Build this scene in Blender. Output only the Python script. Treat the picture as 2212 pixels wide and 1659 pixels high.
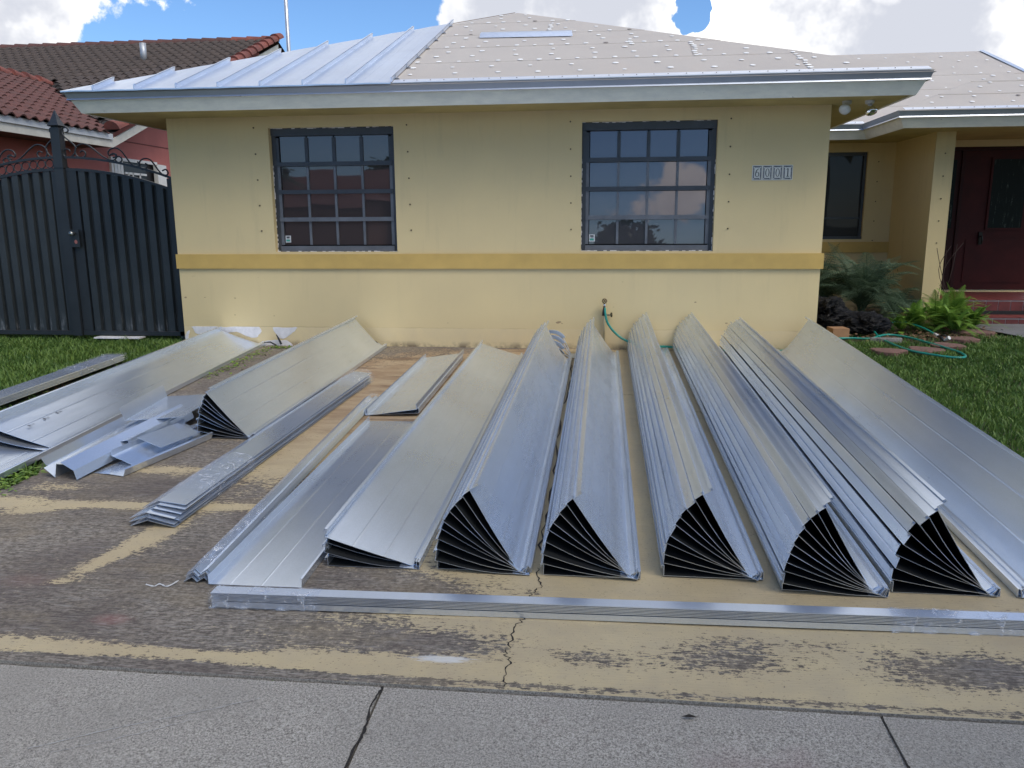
import bpy, bmesh, math, random
import numpy as np
from mathutils import Vector, Matrix, noise

random.seed(7)
rng = np.random.default_rng(7)
for o in list(bpy.data.objects):
    bpy.data.objects.remove(o)
SC = bpy.context.scene
COL = SC.collection
PI = math.pi

# ------------------------------------------------------------------ camera
YAW, PITCH, ROLL = 0.1119, 0.2012, -0.0061
CAM = Vector((4.7302, -8.6, 1.3616))
fwd = Vector((-math.sin(YAW)*math.cos(PITCH), math.cos(YAW)*math.cos(PITCH), -math.sin(PITCH)))
rgt = Vector((math.cos(YAW), math.sin(YAW), 0))
upv = rgt.cross(fwd)
cr, sr = math.cos(ROLL), math.sin(ROLL)
r2 = rgt*cr + upv*sr
u2 = upv*cr - rgt*sr
cd = bpy.data.cameras.new('camera')
cam = bpy.data.objects.new('camera', cd)
COL.objects.link(cam)
M = Matrix((r2, u2, -fwd)).transposed().to_4x4()
M.translation = CAM
cam.matrix_world = M
cd.sensor_width = 36
cd.lens = 1725/2212*36
cd.clip_start = 0.05
cd.clip_end = 2000
SC.camera = cam

# ------------------------------------------------------------------ view
SC.view_settings.view_transform = 'Standard'
SC.view_settings.look = 'None'
SC.view_settings.exposure = 0.25
SC.view_settings.gamma = 1.0
SC.view_settings.use_curve_mapping = False
SC.cycles.max_bounces = 10
SC.cycles.glossy_bounces = 6
SC.cycles.transparent_max_bounces = 12
SC.cycles.use_denoising = True

# ------------------------------------------------------------------ nodes helper
class NT:
    def __init__(s, tree):
        s.t = tree; s.n = tree.nodes; s.l = tree.links
    def new(s, typ, **kw):
        nd = s.n.new(typ)
        for k, v in kw.items():
            setattr(nd, k, v)
        return nd
    def put(s, sock, v):
        if v is None: return
        if isinstance(v, bpy.types.NodeSocket): s.l.new(v, sock)
        elif isinstance(v, (tuple, list)) and sock.type == 'RGBA': sock.default_value = (v[0], v[1], v[2], 1)
        else: sock.default_value = v
    def math(s, op, a, b=None, c=None, clamp=False):
        nd = s.new('ShaderNodeMath', operation=op, use_clamp=clamp)
        s.put(nd.inputs[0], a); s.put(nd.inputs[1], b); s.put(nd.inputs[2], c)
        return nd.outputs[0]
    def vmath(s, op, a, b=None):
        nd = s.new('ShaderNodeVectorMath', operation=op)
        s.put(nd.inputs[0], a); s.put(nd.inputs[1], b)
        return nd.outputs['Value'] if op in ('DOT_PRODUCT', 'LENGTH', 'DISTANCE') else nd.outputs[0]
    def obj(s): return s.new('ShaderNodeTexCoord').outputs['Object']
    def pos(s): return s.new('ShaderNodeNewGeometry').outputs['Position']
    def mapping(s, vec, scale=(1, 1, 1), loc=(0, 0, 0), rot=(0, 0, 0)):
        nd = s.new('ShaderNodeMapping')
        s.put(nd.inputs['Vector'], vec)
        nd.inputs['Scale'].default_value = scale; nd.inputs['Location'].default_value = loc
        nd.inputs['Rotation'].default_value = rot
        return nd.outputs[0]
    def noise(s, vec, scale=5, detail=4, rough=.55, dist=0, lac=2.0):
        nd = s.new('ShaderNodeTexNoise')
        s.put(nd.inputs['Vector'], vec)
        nd.inputs['Scale'].default_value = scale; nd.inputs['Detail'].default_value = detail
        nd.inputs['Roughness'].default_value = rough; nd.inputs['Distortion'].default_value = dist
        nd.inputs['Lacunarity'].default_value = lac
        return nd.outputs['Fac']
    def voro(s, vec, scale=5, feature='F1'):
        nd = s.new('ShaderNodeTexVoronoi', feature=feature)
        s.put(nd.inputs['Vector'], vec); nd.inputs['Scale'].default_value = scale
        return nd
    def rng(s, v, a, b, c=0.0, d=1.0, smooth=False):
        nd = s.new('ShaderNodeMapRange')
        if smooth: nd.interpolation_type = 'SMOOTHSTEP'
        s.put(nd.inputs[0], v)
        for i, x in enumerate((a, b, c, d)): nd.inputs[i+1].default_value = x
        return nd.outputs[0]
    def mix(s, f, a, b, typ='MIX'):
        nd = s.new('ShaderNodeMix', data_type='RGBA', blend_type=typ)
        s.put(nd.inputs[0], f); s.put(nd.inputs[6], a); s.put(nd.inputs[7], b)
        return nd.outputs[2]
    def bump(s, h, strength=.5, dist=.01, normal=None):
        nd = s.new('ShaderNodeBump')
        nd.inputs['Strength'].default_value = strength; nd.inputs['Distance'].default_value = dist
        s.put(nd.inputs['Height'], h); s.put(nd.inputs['Normal'], normal)
        return nd.outputs[0]
    def attr(s, name):
        return s.new('ShaderNodeAttribute', attribute_name=name).outputs['Fac']

def mat(name):
    m = bpy.data.materials.new(name); m.use_nodes = True
    nt = NT(m.node_tree)
    b = m.node_tree.nodes['Principled BSDF']
    return m, nt, b

def simple(name, col, rough=.6, metal=0, var=.12, scale=8, bump=0, bscale=60, spec=.5):
    m, nt, b = mat(name)
    p = nt.obj()
    n = nt.noise(p, scale, 5, .6)
    f = nt.rng(n, .3, .7, 1-var, 1+var)
    c = nt.mix(1.0, col, (1, 1, 1), 'MULTIPLY')
    vv = nt.new('ShaderNodeVectorMath', operation='SCALE')
    nt.put(vv.inputs[0], c); nt.put(vv.inputs['Scale'], f)
    nt.put(b.inputs['Base Color'], vv.outputs[0])
    b.inputs['Roughness'].default_value = rough
    b.inputs['Metallic'].default_value = metal
    b.inputs['Specular IOR Level'].default_value = spec
    if bump:
        nt.put(b.inputs['Normal'], nt.bump(nt.noise(p, bscale, 4, .6), bump, .004))
    return m

# ------------------------------------------------------------------ world: sky with clouds
SUN_EL, SUN_AZ = math.radians(52), math.radians(128)    # azimuth measured from +Y towards +X (sun veiled by cloud, high to the right of the camera)
w = bpy.data.worlds.new('World'); SC.world = w; w.use_nodes = True
nt = NT(w.node_tree)
for n_ in list(w.node_tree.nodes): w.node_tree.nodes.remove(n_)
sky = nt.new('ShaderNodeTexSky', sky_type='NISHITA')
sky.sun_disc = False; sky.sun_elevation = SUN_EL; sky.sun_rotation = SUN_AZ
sky.air_density = 1.0; sky.dust_density = .3; sky.ozone_density = 2.5
tc = nt.new('ShaderNodeTexCoord').outputs['Generated']
sep = nt.new('ShaderNodeSeparateXYZ'); nt.put(sep.inputs[0], tc)
# project direction onto a cloud layer
den = nt.math('ADD', nt.math('MAXIMUM', sep.outputs[2], 0.0), .18)
cx = nt.math('DIVIDE', sep.outputs[0], den); cy = nt.math('DIVIDE', sep.outputs[1], den)
comb = nt.new('ShaderNodeCombineXYZ'); nt.put(comb.inputs[0], cx); nt.put(comb.inputs[1], cy)
warp = nt.new('ShaderNodeTexNoise'); nt.put(warp.inputs['Vector'], tc); warp.inputs['Scale'].default_value = 11; warp.inputs['Detail'].default_value = 5
tcd = nt.vmath('ADD', tc, nt.vmath('MULTIPLY', nt.vmath('SUBTRACT', warp.outputs['Color'], (.5, .5, .5)), (.11, .11, .11)))
low = nt.noise(comb.outputs[0], .55, 3, .5)
puff = nt.noise(tc, 9.0, 9, .6)
puff2 = nt.noise(tc, 3.2, 3, .5)
def blob(d, r, amp):
    v = Vector(d).normalized()
    dt = nt.vmath('DISTANCE', tcd, tuple(v))
    return nt.math('MULTIPLY', nt.rng(dt, 0, r, 1, 0, True), amp)
BL = [((-.60, .785, .170), .105, .62), ((-.575, .797, .175), .05, .3),
      ((-.120, .962, .245), .10, .42), ((-.03, .97, .26), .11, .5), ((.03, .972, .245), .08, .42),
      ((.135, .969, .20), .085, .6), ((.20, .959, .215), .11, .6), ((.266, .944, .185), .13, .62), ((.33, .925, .19), .12, .62), ((.39, .903, .187), .13, .62),
      ((.47, .87, .19), .14, .6), ((.55, .82, .20), .15, .5),
      ((-.45, .86, .21), .17, -.45), ((-.27, .937, .22), .16, -.45), ((-.45, .78, .43), .40, .8), ((.078, .97, .240), .055, -1.25), ((.094, .968, .218), .036, -1.0), ((.275, .93, .245), .050, -1.0), ((.35, .91, .24), .030, -.5), ((-.75, -.5, .5), .75, -.5),
      ((.02, .90, .43), .45, .9), ((.75, -.45, .6), .6, .45), ((.35, .5, .8), .5, .3)]
acc = None
for d, r, a_ in BL:
    x = blob(d, r, a_)
    acc = x if acc is None else nt.math('ADD', acc, x)
dn = nt.math('ADD', nt.math('MULTIPLY', nt.math('SUBTRACT', low, .5), 1.5), nt.math('MULTIPLY', nt.math('SUBTRACT', puff, .5), 1.35))
dn = nt.math('ADD', dn, acc)
dn = nt.math('ADD', dn, nt.math('MULTIPLY', nt.math('SUBTRACT', puff2, .5), .35))
cm = nt.rng(dn, .10, .19, 0, 1, True)
thick = nt.rng(dn, .12, .60, 0, 1, True)
shade = nt.rng(nt.noise(nt.mapping(tc, loc=(.13, .1, -.09)), 4.5, 6, .6), .42, .60, 0, 1, True)
ccol = nt.mix(nt.math('MULTIPLY', shade, nt.rng(thick, .0, 1, .55, .95)), (1.0, .985, .95), (.42, .44, .50))
bgs = nt.new('ShaderNodeBackground'); nt.put(bgs.inputs[0], nt.mix(1.0, sky.outputs[0], (.74, .95, 1.18), 'MULTIPLY')); bgs.inputs[1].default_value = .12
bgc = nt.new('ShaderNodeBackground'); nt.put(bgc.inputs[0], ccol); nt.put(bgc.inputs[1], nt.math('ADD', nt.math('MULTIPLY', nt.rng(nt.vmath('DISTANCE', tc, (math.sin(SUN_AZ)*math.cos(SUN_EL), math.cos(SUN_AZ)*math.cos(SUN_EL), math.sin(SUN_EL))), 0, 1.15, 1, 0, True), 1.5), 1.30))
mx = nt.new('ShaderNodeMixShader'); nt.put(mx.inputs[0], cm)
nt.l.new(bgs.outputs[0], mx.inputs[1]); nt.l.new(bgc.outputs[0], mx.inputs[2])
wo = nt.new('ShaderNodeOutputWorld'); nt.l.new(mx.outputs[0], wo.inputs[0])
w.cycles.sampling_method = 'AUTOMATIC'

sl = bpy.data.lights.new('sun', 'SUN'); sl.energy = 1.5; sl.angle = math.radians(28); sl.color = (1, .91, .78)
so = bpy.data.objects.new('sun', sl); COL.objects.link(so)
sd = Vector((math.sin(SUN_AZ)*math.cos(SUN_EL), math.cos(SUN_AZ)*math.cos(SUN_EL), math.sin(SUN_EL)))
so.rotation_euler = sd.to_track_quat('Z', 'Y').to_euler()

# ------------------------------------------------------------------ mesh helpers
def g(y):                      # driveway and lawn fall gently towards the street
    return .03*max(min(y, 0), -8.5)

def link(name, me, mats, parent=None, loc=None):
    o = bpy.data.objects.new(name, me)
    if mats is not None:
        if not isinstance(mats, (list, tuple)): mats = [mats]
        if len(me.materials) == 0:
            for m in mats: me.materials.append(m)
    COL.objects.link(o)
    if parent is not None: o.parent = parent
    if loc is not None: o.location = loc
    return o

def mesh(name, V, F, mats, parent=None, loc=None, smooth=False, mi=None):
    me = bpy.data.meshes.new(name)
    me.from_pydata([tuple(v) for v in V], [], F)
    if mi is not None: me.polygons.foreach_set('material_index', mi)
    if smooth: me.polygons.foreach_set('use_smooth', [True]*len(me.polygons))
    me.update()
    return link(name, me, mats, parent, loc)

def tag(o, label, cat, group=None, kind=None):
    o['label'] = label; o['category'] = cat
    if group: o['group'] = group
    if kind: o['kind'] = kind
    return o
def structure(o):
    o['kind'] = 'structure'; return o
def empty(name, loc=(0, 0, 0)):
    o = bpy.data.objects.new(name, None); o.empty_display_size = .2
    COL.objects.link(o); o.location = loc; return o

class MB:
    def __init__(s): s.V = []; s.F = []; s.I = []
    def add(s, V, F, mi=0):
        n = len(s.V); s.V += [tuple(v) for v in V]; s.F += [tuple(i+n for i in f) for f in F]; s.I += [mi]*len(F); return s
    def box(s, x0, x1, y0, y1, z0, z1, mi=0):
        V = [(x0, y0, z0), (x1, y0, z0), (x1, y1, z0), (x0, y1, z0), (x0, y0, z1), (x1, y0, z1), (x1, y1, z1), (x0, y1, z1)]
        F = [(0, 3, 2, 1), (4, 5, 6, 7), (0, 1, 5, 4), (1, 2, 6, 5), (2, 3, 7, 6), (3, 0, 4, 7)]
        return s.add(V, F, mi)
    def quad(s, a, b, c, d, mi=0): return s.add([a, b, c, d], [(0, 1, 2, 3)], mi)
    def tube(s, pts, r, n=8, mi=0, caps=True, flat=1.0):
        pts = [Vector(p) for p in pts]; rings = []
        up = Vector((0, 0, 1)); last = None
        for i, p in enumerate(pts):
            t = (pts[min(i+1, len(pts)-1)] - pts[max(i-1, 0)]).normalized()
            if last is None:
                a = t.cross(up) if abs(t.dot(up)) < .95 else t.cross(Vector((0, 1, 0)))
            else: a = last - t*last.dot(t)
            a.normalize(); last = a; b = t.cross(a)
            rr = r[i] if isinstance(r, (list, tuple)) else r
            rings.append([p + a*rr*math.cos(2*PI*k/n)*flat + b*rr*math.sin(2*PI*k/n) for k in range(n)])
        V = [v for R_ in rings for v in R_]; F = []
        for i in range(len(rings)-1):
            for k in range(n):
                F.append((i*n+k, i*n+(k+1) % n, (i+1)*n+(k+1) % n, (i+1)*n+k))
        if caps:
            F.append(tuple(range(n))[::-1]); F.append(tuple((len(rings)-1)*n+k for k in range(n)))
        return s.add(V, F, mi)
    def build(s, name, mats, parent=None, loc=None, smooth=False):
        return mesh(name, s.V, s.F, mats, parent, loc, smooth, s.I)

def smooth_pts(P, sub=4):
    P = [Vector(p) for p in P]; out = []
    for i in range(len(P)-1):
        p0 = P[max(i-1, 0)]; p1 = P[i]; p2 = P[i+1]; p3 = P[min(i+2, len(P)-1)]
        for k in range(sub):
            t = k/sub
            out.append(.5*((2*p1)+(-p0+p2)*t+(2*p0-5*p1+4*p2-p3)*t*t+(-p0+3*p1-3*p2+p3)*t**3))
    out.append(P[-1]); return out

def np_mesh(name, V, F, mats, parent=None, smooth=False, attrs=None):
    """V (n,3) array, F (m,k) array, all faces the same size"""
    me = bpy.data.meshes.new(name)
    n = len(V); m_, k = F.shape
    me.vertices.add(n); me.vertices.foreach_set('co', np.asarray(V, np.float32).ravel())
    me.loops.add(m_*k); me.loops.foreach_set('vertex_index', F.astype(np.int32).ravel())
    me.polygons.add(m_)
    me.polygons.foreach_set('loop_start', np.arange(0, m_*k, k, dtype=np.int32))
    me.polygons.foreach_set('loop_total', np.full(m_, k, np.int32))
    if smooth: me.polygons.foreach_set('use_smooth', np.ones(m_, bool))
    me.update(calc_edges=True)
    for an, av in (attrs or {}).items():
        a = me.attributes.new(an, 'FLOAT', 'POINT'); a.data.foreach_set('value', np.asarray(av, np.float32))
    return link(name, me, mats, parent)

# ------------------------------------------------------------------ materials
def metal_mat(name, col=(.78, .84, .92), rough=.22, spangle=.035, streak=.02, axis=1, broad=.27):
    m, nt, b = mat(name)
    p = nt.obj()
    v = nt.voro(p, 260)
    sp = nt.rng(nt.math('FRACT', nt.math('MULTIPLY', nt.vmath('DOT_PRODUCT', v.outputs['Color'], (1, 1, 1)), 1.7)), 0, 1, 1-spangle, 1+spangle)
    sc = [7, 7, 7]; sc[axis] = .8
    st = nt.rng(nt.noise(nt.mapping(p, scale=tuple(sc)), 3, 4, .6), .3, .7, 1-streak, 1+streak)
    big = nt.rng(nt.noise(p, 1.7, 3, .5), .3, .7, .95, 1.04)
    f = nt.math('MULTIPLY', nt.math('MULTIPLY', sp, st), big)
    vv = nt.new('ShaderNodeVectorMath', operation='SCALE')
    vv.inputs[0].default_value = col; nt.put(vv.inputs['Scale'], f)
    nt.put(b.inputs['Base Color'], vv.outputs[0])
    b.inputs['Metallic'].default_value = 1.0
    nt.put(b.inputs['Roughness'], nt.math('ADD', nt.rng(st, .9, 1.1, rough-.03, rough+.03), 0.0))
    nrm = nt.bump(nt.noise(nt.mapping(p, scale=(5, 1.6, 5)), 1.0, 3, .5), .10, .008)
    nt.put(b.inputs['Normal'], nrm)
    gl = nt.new('ShaderNodeBsdfGlossy'); gl.inputs['Roughness'].default_value = .72
    nt.put(gl.inputs['Color'], vv.outputs[0]); nt.put(gl.inputs['Normal'], nrm)
    ms = nt.new('ShaderNodeMixShader'); ms.inputs[0].default_value = broad
    nt.l.new(b.outputs[0], ms.inputs[1]); nt.l.new(gl.outputs[0], ms.inputs[2])
    out = [q for q in nt.n if q.type == 'OUTPUT_MATERIAL'][0]; nt.l.new(ms.outputs[0], out.inputs[0])
    return m

MET = metal_mat('galvalume_steel')
MET_B = metal_mat('galvalume_steel_cool', (.75, .82, .92), .25, .02)
MET_ROOF = metal_mat('galvalume_roof', (.72, .78, .87), .34, .02, .03, broad=.3)
MET_DRIP = simple('drip_edge_steel', (.50, .545, .63), .34, .85, .05, 3)
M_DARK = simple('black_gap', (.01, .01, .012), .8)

# stucco wall, paint that is a little yellower below the old ground line
def wall_mat():
    m, nt, b = mat('cream_stucco')
    p = nt.pos()
    sep = nt.new('ShaderNodeSeparateXYZ'); nt.put(sep.inputs[0], p)
    z = sep.outputs[2]
    n1 = nt.noise(p, 1.1, 4, .55); n2 = nt.noise(p, 7, 5, .6); n3 = nt.noise(nt.mapping(p, scale=(6, 6, .7)), 1.5, 4, .6)
    base = nt.mix(nt.rng(n1, .35, .65), (.67, .535, .29), (.63, .505, .28))
    lowc = nt.mix(nt.rng(n2, .35, .65), (.68, .55, .315), (.64, .52, .31))
    zz = nt.math('ADD', z, nt.math('MULTIPLY', nt.math('SUBTRACT', n2, .5), .02))
    c = nt.mix(nt.rng(zz, .205, .215, 1, 0), base, lowc)
    line = nt.math('MULTIPLY', nt.rng(nt.math('ABSOLUTE', nt.math('SUBTRACT', zz, .212)), .0, .006, 1, 0), nt.rng(n1, .45, .6))
    c = nt.mix(nt.math('MULTIPLY', line, .5), c, (.25, .17, .08))
    st = nt.math('MULTIPLY', nt.rng(n3, .55, .75), nt.rng(z, .2, 1.0, .0, .22))
    c = nt.mix(st, c, (.40, .33, .2))
    dirt = nt.math('MULTIPLY', nt.rng(z, .0, .07, 1, 0), nt.rng(n2, .42, .6))
    c = nt.mix(dirt, c, (.16, .12, .08))
    # small scuffs
    sc = nt.rng(nt.noise(nt.mapping(p, scale=(1, 1, 1.8)), 9, 2, .4), .735, .75)
    sc = nt.math('MULTIPLY', sc, nt.rng(z, .6, .8, 1, 0))
    c = nt.mix(nt.math('MULTIPLY', sc, .7), c, (.2, .12, .08))
    nt.put(b.inputs['Base Color'], c)
    b.inputs['Roughness'].default_value = .75
    b.inputs['Specular IOR Level'].default_value = .3
    nt.put(b.inputs['Normal'], nt.bump(nt.math('ADD', nt.noise(p, 90, 4, .6), nt.math('MULTIPLY', n2, 1.5)), .25, .004))
    return m
M_SHADE = simple('dark_interior_shade', (.016, .018, .02), .55, 0, .1, 5, spec=.25)  # near-black colour standing in for deep shade inside fans and behind window panes
M_WALL = wall_mat()
M_BAND = simple('ochre_band', (.54, .36, .105), .65, 0, .09, 4, .2)
M_FASCIA = None
def fascia_mat():
    m, nt, b = mat('fascia_paint')
    p = nt.pos()
    n = nt.noise(nt.mapping(p, scale=(1, 1, 3)), 6, 6, .65); n2 = nt.noise(nt.mapping(p, scale=(1.6, 1.6, 7)), 5, 5, .7)
    c = nt.mix(nt.rng(n, .35, .65), (.82, .79, .67), (.70, .68, .59))
    chip = nt.rng(n2, .69, .70)
    c = nt.mix(chip, c, (.16, .14, .11))
    nt.put(b.inputs['Base Color'], c); b.inputs['Roughness'].default_value = .6
    nt.put(b.inputs['Normal'], nt.bump(n, .2, .004))
    return m
M_FASCIA = fascia_mat()
M_SOFFIT = simple('soffit_paint', (.42, .33, .13), .7, 0, .15, 3)
def under_mat():
    m, nt, b = mat('roof_underlayment')
    p = nt.pos()
    n = nt.noise(p, 1.3, 4, .55); n2 = nt.noise(p, 260, 3, .7); n3 = nt.noise(nt.mapping(p, scale=(1, .3, 1)), 3, 5, .6)
    c = nt.mix(nt.rng(n, .3, .7), (.50, .46, .415), (.46, .42, .38))
    c = nt.mix(nt.rng(n3, .5, .75, 0, .35), c, (.52, .44, .38))
    c = nt.mix(nt.rng(n2, .3, .7, 0, .28), c, (.38, .35, .33))
    nt.put(b.inputs['Base Color'], c); b.inputs['Roughness'].default_value = .85
    nt.put(b.inputs['Normal'], nt.bump(nt.math('ADD', nt.math('MULTIPLY', n2, .15), n3), .35, .012))
    return m
M_UNDER = under_mat()
M_CAP = simple('cap_nail_white', (.85, .85, .84), .4)
M_CAPD = simple('cap_nail_dark', (.22, .19, .17), .5)
M_FRAME = simple('bronze_aluminium', (.055, .06, .07), .4, .3, .15, 6)
M_FRAMEL = simple('weathered_aluminium', (.145, .15, .165), .45, .3, .2, 6)
M_PLASTER = simple('white_plaster', (.68, .66, .66), .8, 0, .14, 14, .3)
def glass_mat(name, tint, gl, fr=1.0):
    m, nt, b = mat(name)
    p = nt.pos()
    b.inputs['Base Color'].default_value = (*tint, 1); b.inputs['Roughness'].default_value = .6
    gls = nt.new('ShaderNodeBsdfGlossy'); gls.inputs['Roughness'].default_value = .015
    gls.inputs['Color'].default_value = (.95, .89, .96, 1)
    nb = nt.bump(nt.noise(p, 1.6, 2, .5), .05, .02)
    nt.put(gls.inputs['Normal'], nb)
    lw = nt.new('ShaderNodeFresnel'); lw.inputs['IOR'].default_value = 1.5
    f = nt.math('ADD', nt.math('MULTIPLY', lw.outputs[0], fr), gl, clamp=True)
    ms = nt.new('ShaderNodeMixShader'); nt.put(ms.inputs[0], f)
    nt.l.new(b.outputs[0], ms.inputs[1]); nt.l.new(gls.outputs[0], ms.inputs[2])
    out = [n for n in nt.n if n.type == 'OUTPUT_MATERIAL'][0]
    nt.l.new(ms.outputs[0], out.inputs[0])
    return m
GL1 = glass_mat('tinted_glass_brown', (.018, .010, .009), .045)
GL2 = glass_mat('tinted_glass_grey', (.030, .028, .034), .055)
GL3 = glass_mat('dark_glass', (.003, .004, .005), .0, .3)
M_CONC = None
def conc_mat(name, dark=(.14, .127, .108), lite=(.52, .482, .42)):
    m, nt, b = mat(name)
    p = nt.pos()
    a = nt.noise(p, 230, 3, .7); a2 = nt.noise(p, 125, 5, .75); bg = nt.noise(p, 1.6, 5, .6); br = nt.noise(nt.mapping(p, scale=(1, 9, 1), rot=(0, 0, .12)), 16, 5, .75)
    f = nt.math('ADD', nt.math('MULTIPLY', a, .45), nt.math('MULTIPLY', a2, .55))
    c = nt.mix(nt.rng(f, .38, .62, 0, 1, True), dark, lite)
    c = nt.mix(nt.rng(bg, .40, .66, 0, .6), c, tuple(x*.50 for x in lite))
    pits = nt.rng(a2, .33, .39, 1, 0)
    c = nt.mix(nt.math('MULTIPLY', pits, .75), c, (.055, .052, .05))
    agg = nt.voro(p, 120)
    ag = nt.math('MULTIPLY', nt.rng(agg.outputs['Distance'], .12, .2, 1, 0), nt.rng(nt.noise(p, 60, 2), .53, .62))
    c = nt.mix(nt.math('MULTIPLY', ag, .65), c, (.48, .47, .45))
    sw2 = nt.noise(nt.mapping(p, scale=(70, 22, 1), rot=(0, 0, .5)), 1.0, 5, .75)
    c = nt.mix(nt.math('MULTIPLY', nt.rng(sw2, .56, .70), nt.rng(nt.noise(p, 2.7, 4, .6), .45, .65, .1, .8)), c, tuple(x*.35 for x in lite))
    pk = nt.math('MULTIPLY', nt.rng(nt.noise(p, 2.1, 3, .5), .60, .72), .35)
    c = nt.mix(pk, c, (.30, .20, .19))
    nt.put(b.inputs['Base Color'], c); b.inputs['Roughness'].default_value = .88
    b.inputs['Specular IOR Level'].default_value = .25
    h = nt.math('ADD', nt.math('MULTIPLY', a2, 1.0), nt.math('MULTIPLY', a, .5))
    h = nt.math('ADD', h, nt.math('MULTIPLY', br, .7))
    nt.put(b.inputs['Normal'], nt.bump(h, .4, .0045))
    return m
M_WALK = conc_mat('sidewalk_concrete')
M_PATH = conc_mat('path_concrete', (.12, .12, .125), (.22, .22, .225))

def drive_mat():
    m, nt, b = mat('driveway_worn_paint')
    p = nt.pos()
    pa = nt.attr('paint'); sh = nt.attr('tan')
    streak = nt.noise(nt.mapping(p, scale=(7, 30, 1)), 1.6, 6, .72)
    streak2 = nt.noise(nt.mapping(p, scale=(24, 120, 1), rot=(0, 0, .02)), 1.0, 5, .75)
    fine = nt.noise(p, 48, 6, .75)
    med = nt.noise(p, 6, 6, .65)
    k = nt.math('ADD', nt.math('MULTIPLY', nt.math('SUBTRACT', streak, .5), .9), nt.math('MULTIPLY', nt.math('SUBTRACT', streak2, .5), 1.7))
    k = nt.math('ADD', k, nt.math('MULTIPLY', nt.math('SUBTRACT', fine, .5), 1.3))
    k = nt.math('ADD', k, nt.math('MULTIPLY', nt.math('SUBTRACT', med, .5), .9))
    mk = nt.math('ADD', nt.math('MULTIPLY', nt.math('SUBTRACT', pa, .5), 2.0), k)
    mask = nt.rng(mk, -.06, .08, 0, 1, True)
    broom = nt.noise(nt.mapping(p, scale=(2.2, 190, 1), rot=(0, 0, .015)), 1.0, 2, .5)
    # worn concrete with broom lines
    cf = nt.math('ADD', nt.math('MULTIPLY', streak2, .6), nt.math('MULTIPLY', fine, .4))
    c0 = nt.mix(nt.rng(cf, .42, .60, 0, 1, True), (.10, .085, .07), (.33, .29, .24))
    c0 = nt.mix(nt.rng(nt.noise(p, 1.9, 4, .6), .42, .68, 0, .7), c0, (.105, .083, .075))
    c0 = nt.mix(nt.rng(nt.noise(nt.mapping(p, scale=(1, 12, 1)), 9, 5, .7), .54, .68, 0, .8), c0, (.28, .265, .24))
    c0 = nt.mix(nt.rng(nt.noise(nt.mapping(p, scale=(1, 1.8, 1)), 1.4, 6, .65), .46, .66, 0, .65, True), c0, nt.mix(nt.rng(fine, .35, .65), (.15, .12, .085), (.31, .255, .175)))
    c1 = nt.mix(nt.rng(med, .35, .65), (.51, .415, .245), (.45, .37, .235))
    c1 = nt.mix(nt.rng(nt.noise(p, 1.2, 4, .6), .45, .7, 0, .4), c1, (.34, .26, .165))
    tan = nt.mix(nt.rng(nt.noise(nt.mapping(p, scale=(1, 3, 1)), 2.4, 6, .65), .38, .62, 0, 1, True), (.30, .205, .125), (.42, .315, .20))
    tan = nt.mix(nt.rng(nt.noise(nt.mapping(p, scale=(1, 4, 1)), 1.4, 5, .7), .55, .68, 0, .85, True), tan, (.16, .095, .06))
    c1 = nt.mix(sh, c1, tan)
    speck = nt.rng(nt.noise(nt.mapping(p, scale=(1, 2.2, 1)), 75, 3, .6), .655, .68)
    c1 = nt.mix(nt.math('MULTIPLY', speck, .8), c1, (.09, .07, .055))
    bl = nt.math('MULTIPLY', nt.rng(broom, .40, .52, 1, 0, True), nt.rng(nt.noise(p, 2.3, 3, .5), .40, .60, .15, .8))
    c0 = nt.mix(nt.math('MULTIPLY', bl, .55), c0, (.06, .052, .045))
    c = nt.mix(mask, c0, c1)
    # white scuff and pink chalk
    def spot(x, y, rx, ry, r0, r1):
        v = nt.mapping(nt.vmath('SUBTRACT', p, (x, y, 0)), scale=(1/rx, 1/ry, 0))
        return nt.rng(nt.math('ADD', nt.vmath('LENGTH', v), nt.math('MULTIPLY', nt.math('SUBTRACT', streak2, .5), 2.0)), r0, r1, 1, 0, True)
    c = nt.mix(nt.math('MULTIPLY', spot(4.18, -6.03, .13, .028, .5, 1.0), .8), c, (.62, .62, .6))
    c = nt.mix(nt.math('MULTIPLY', spot(2.82, -5.88, .09, .05, .2, 1.2), .22), c, (.45, .18, .17))
    c = nt.mix(nt.math('MULTIPLY', spot(2.25, -5.6, .14, .07, .2, 1.2), .10), c, (.40, .18, .16))
    # mossy dark line at the wall
    nt.put(b.inputs['Base Color'], c)
    b.inputs['Specular IOR Level'].default_value = .3
    nt.put(b.inputs['Roughness'], nt.rng(mask, 0, 1, .9, .62))
    h = nt.math('ADD', nt.math('MULTIPLY', streak2, nt.rng(mask, 0, 1, .9, .5)), nt.math('MULTIPLY', fine, .5))
    h = nt.math('ADD', nt.math('ADD', h, nt.math('MULTIPLY', broom, .8)), nt.math('MULTIPLY', mask, .25))
    nt.put(b.inputs['Normal'], nt.bump(h, .5, .007))
    return m
M_DRIVE = drive_mat()

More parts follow.
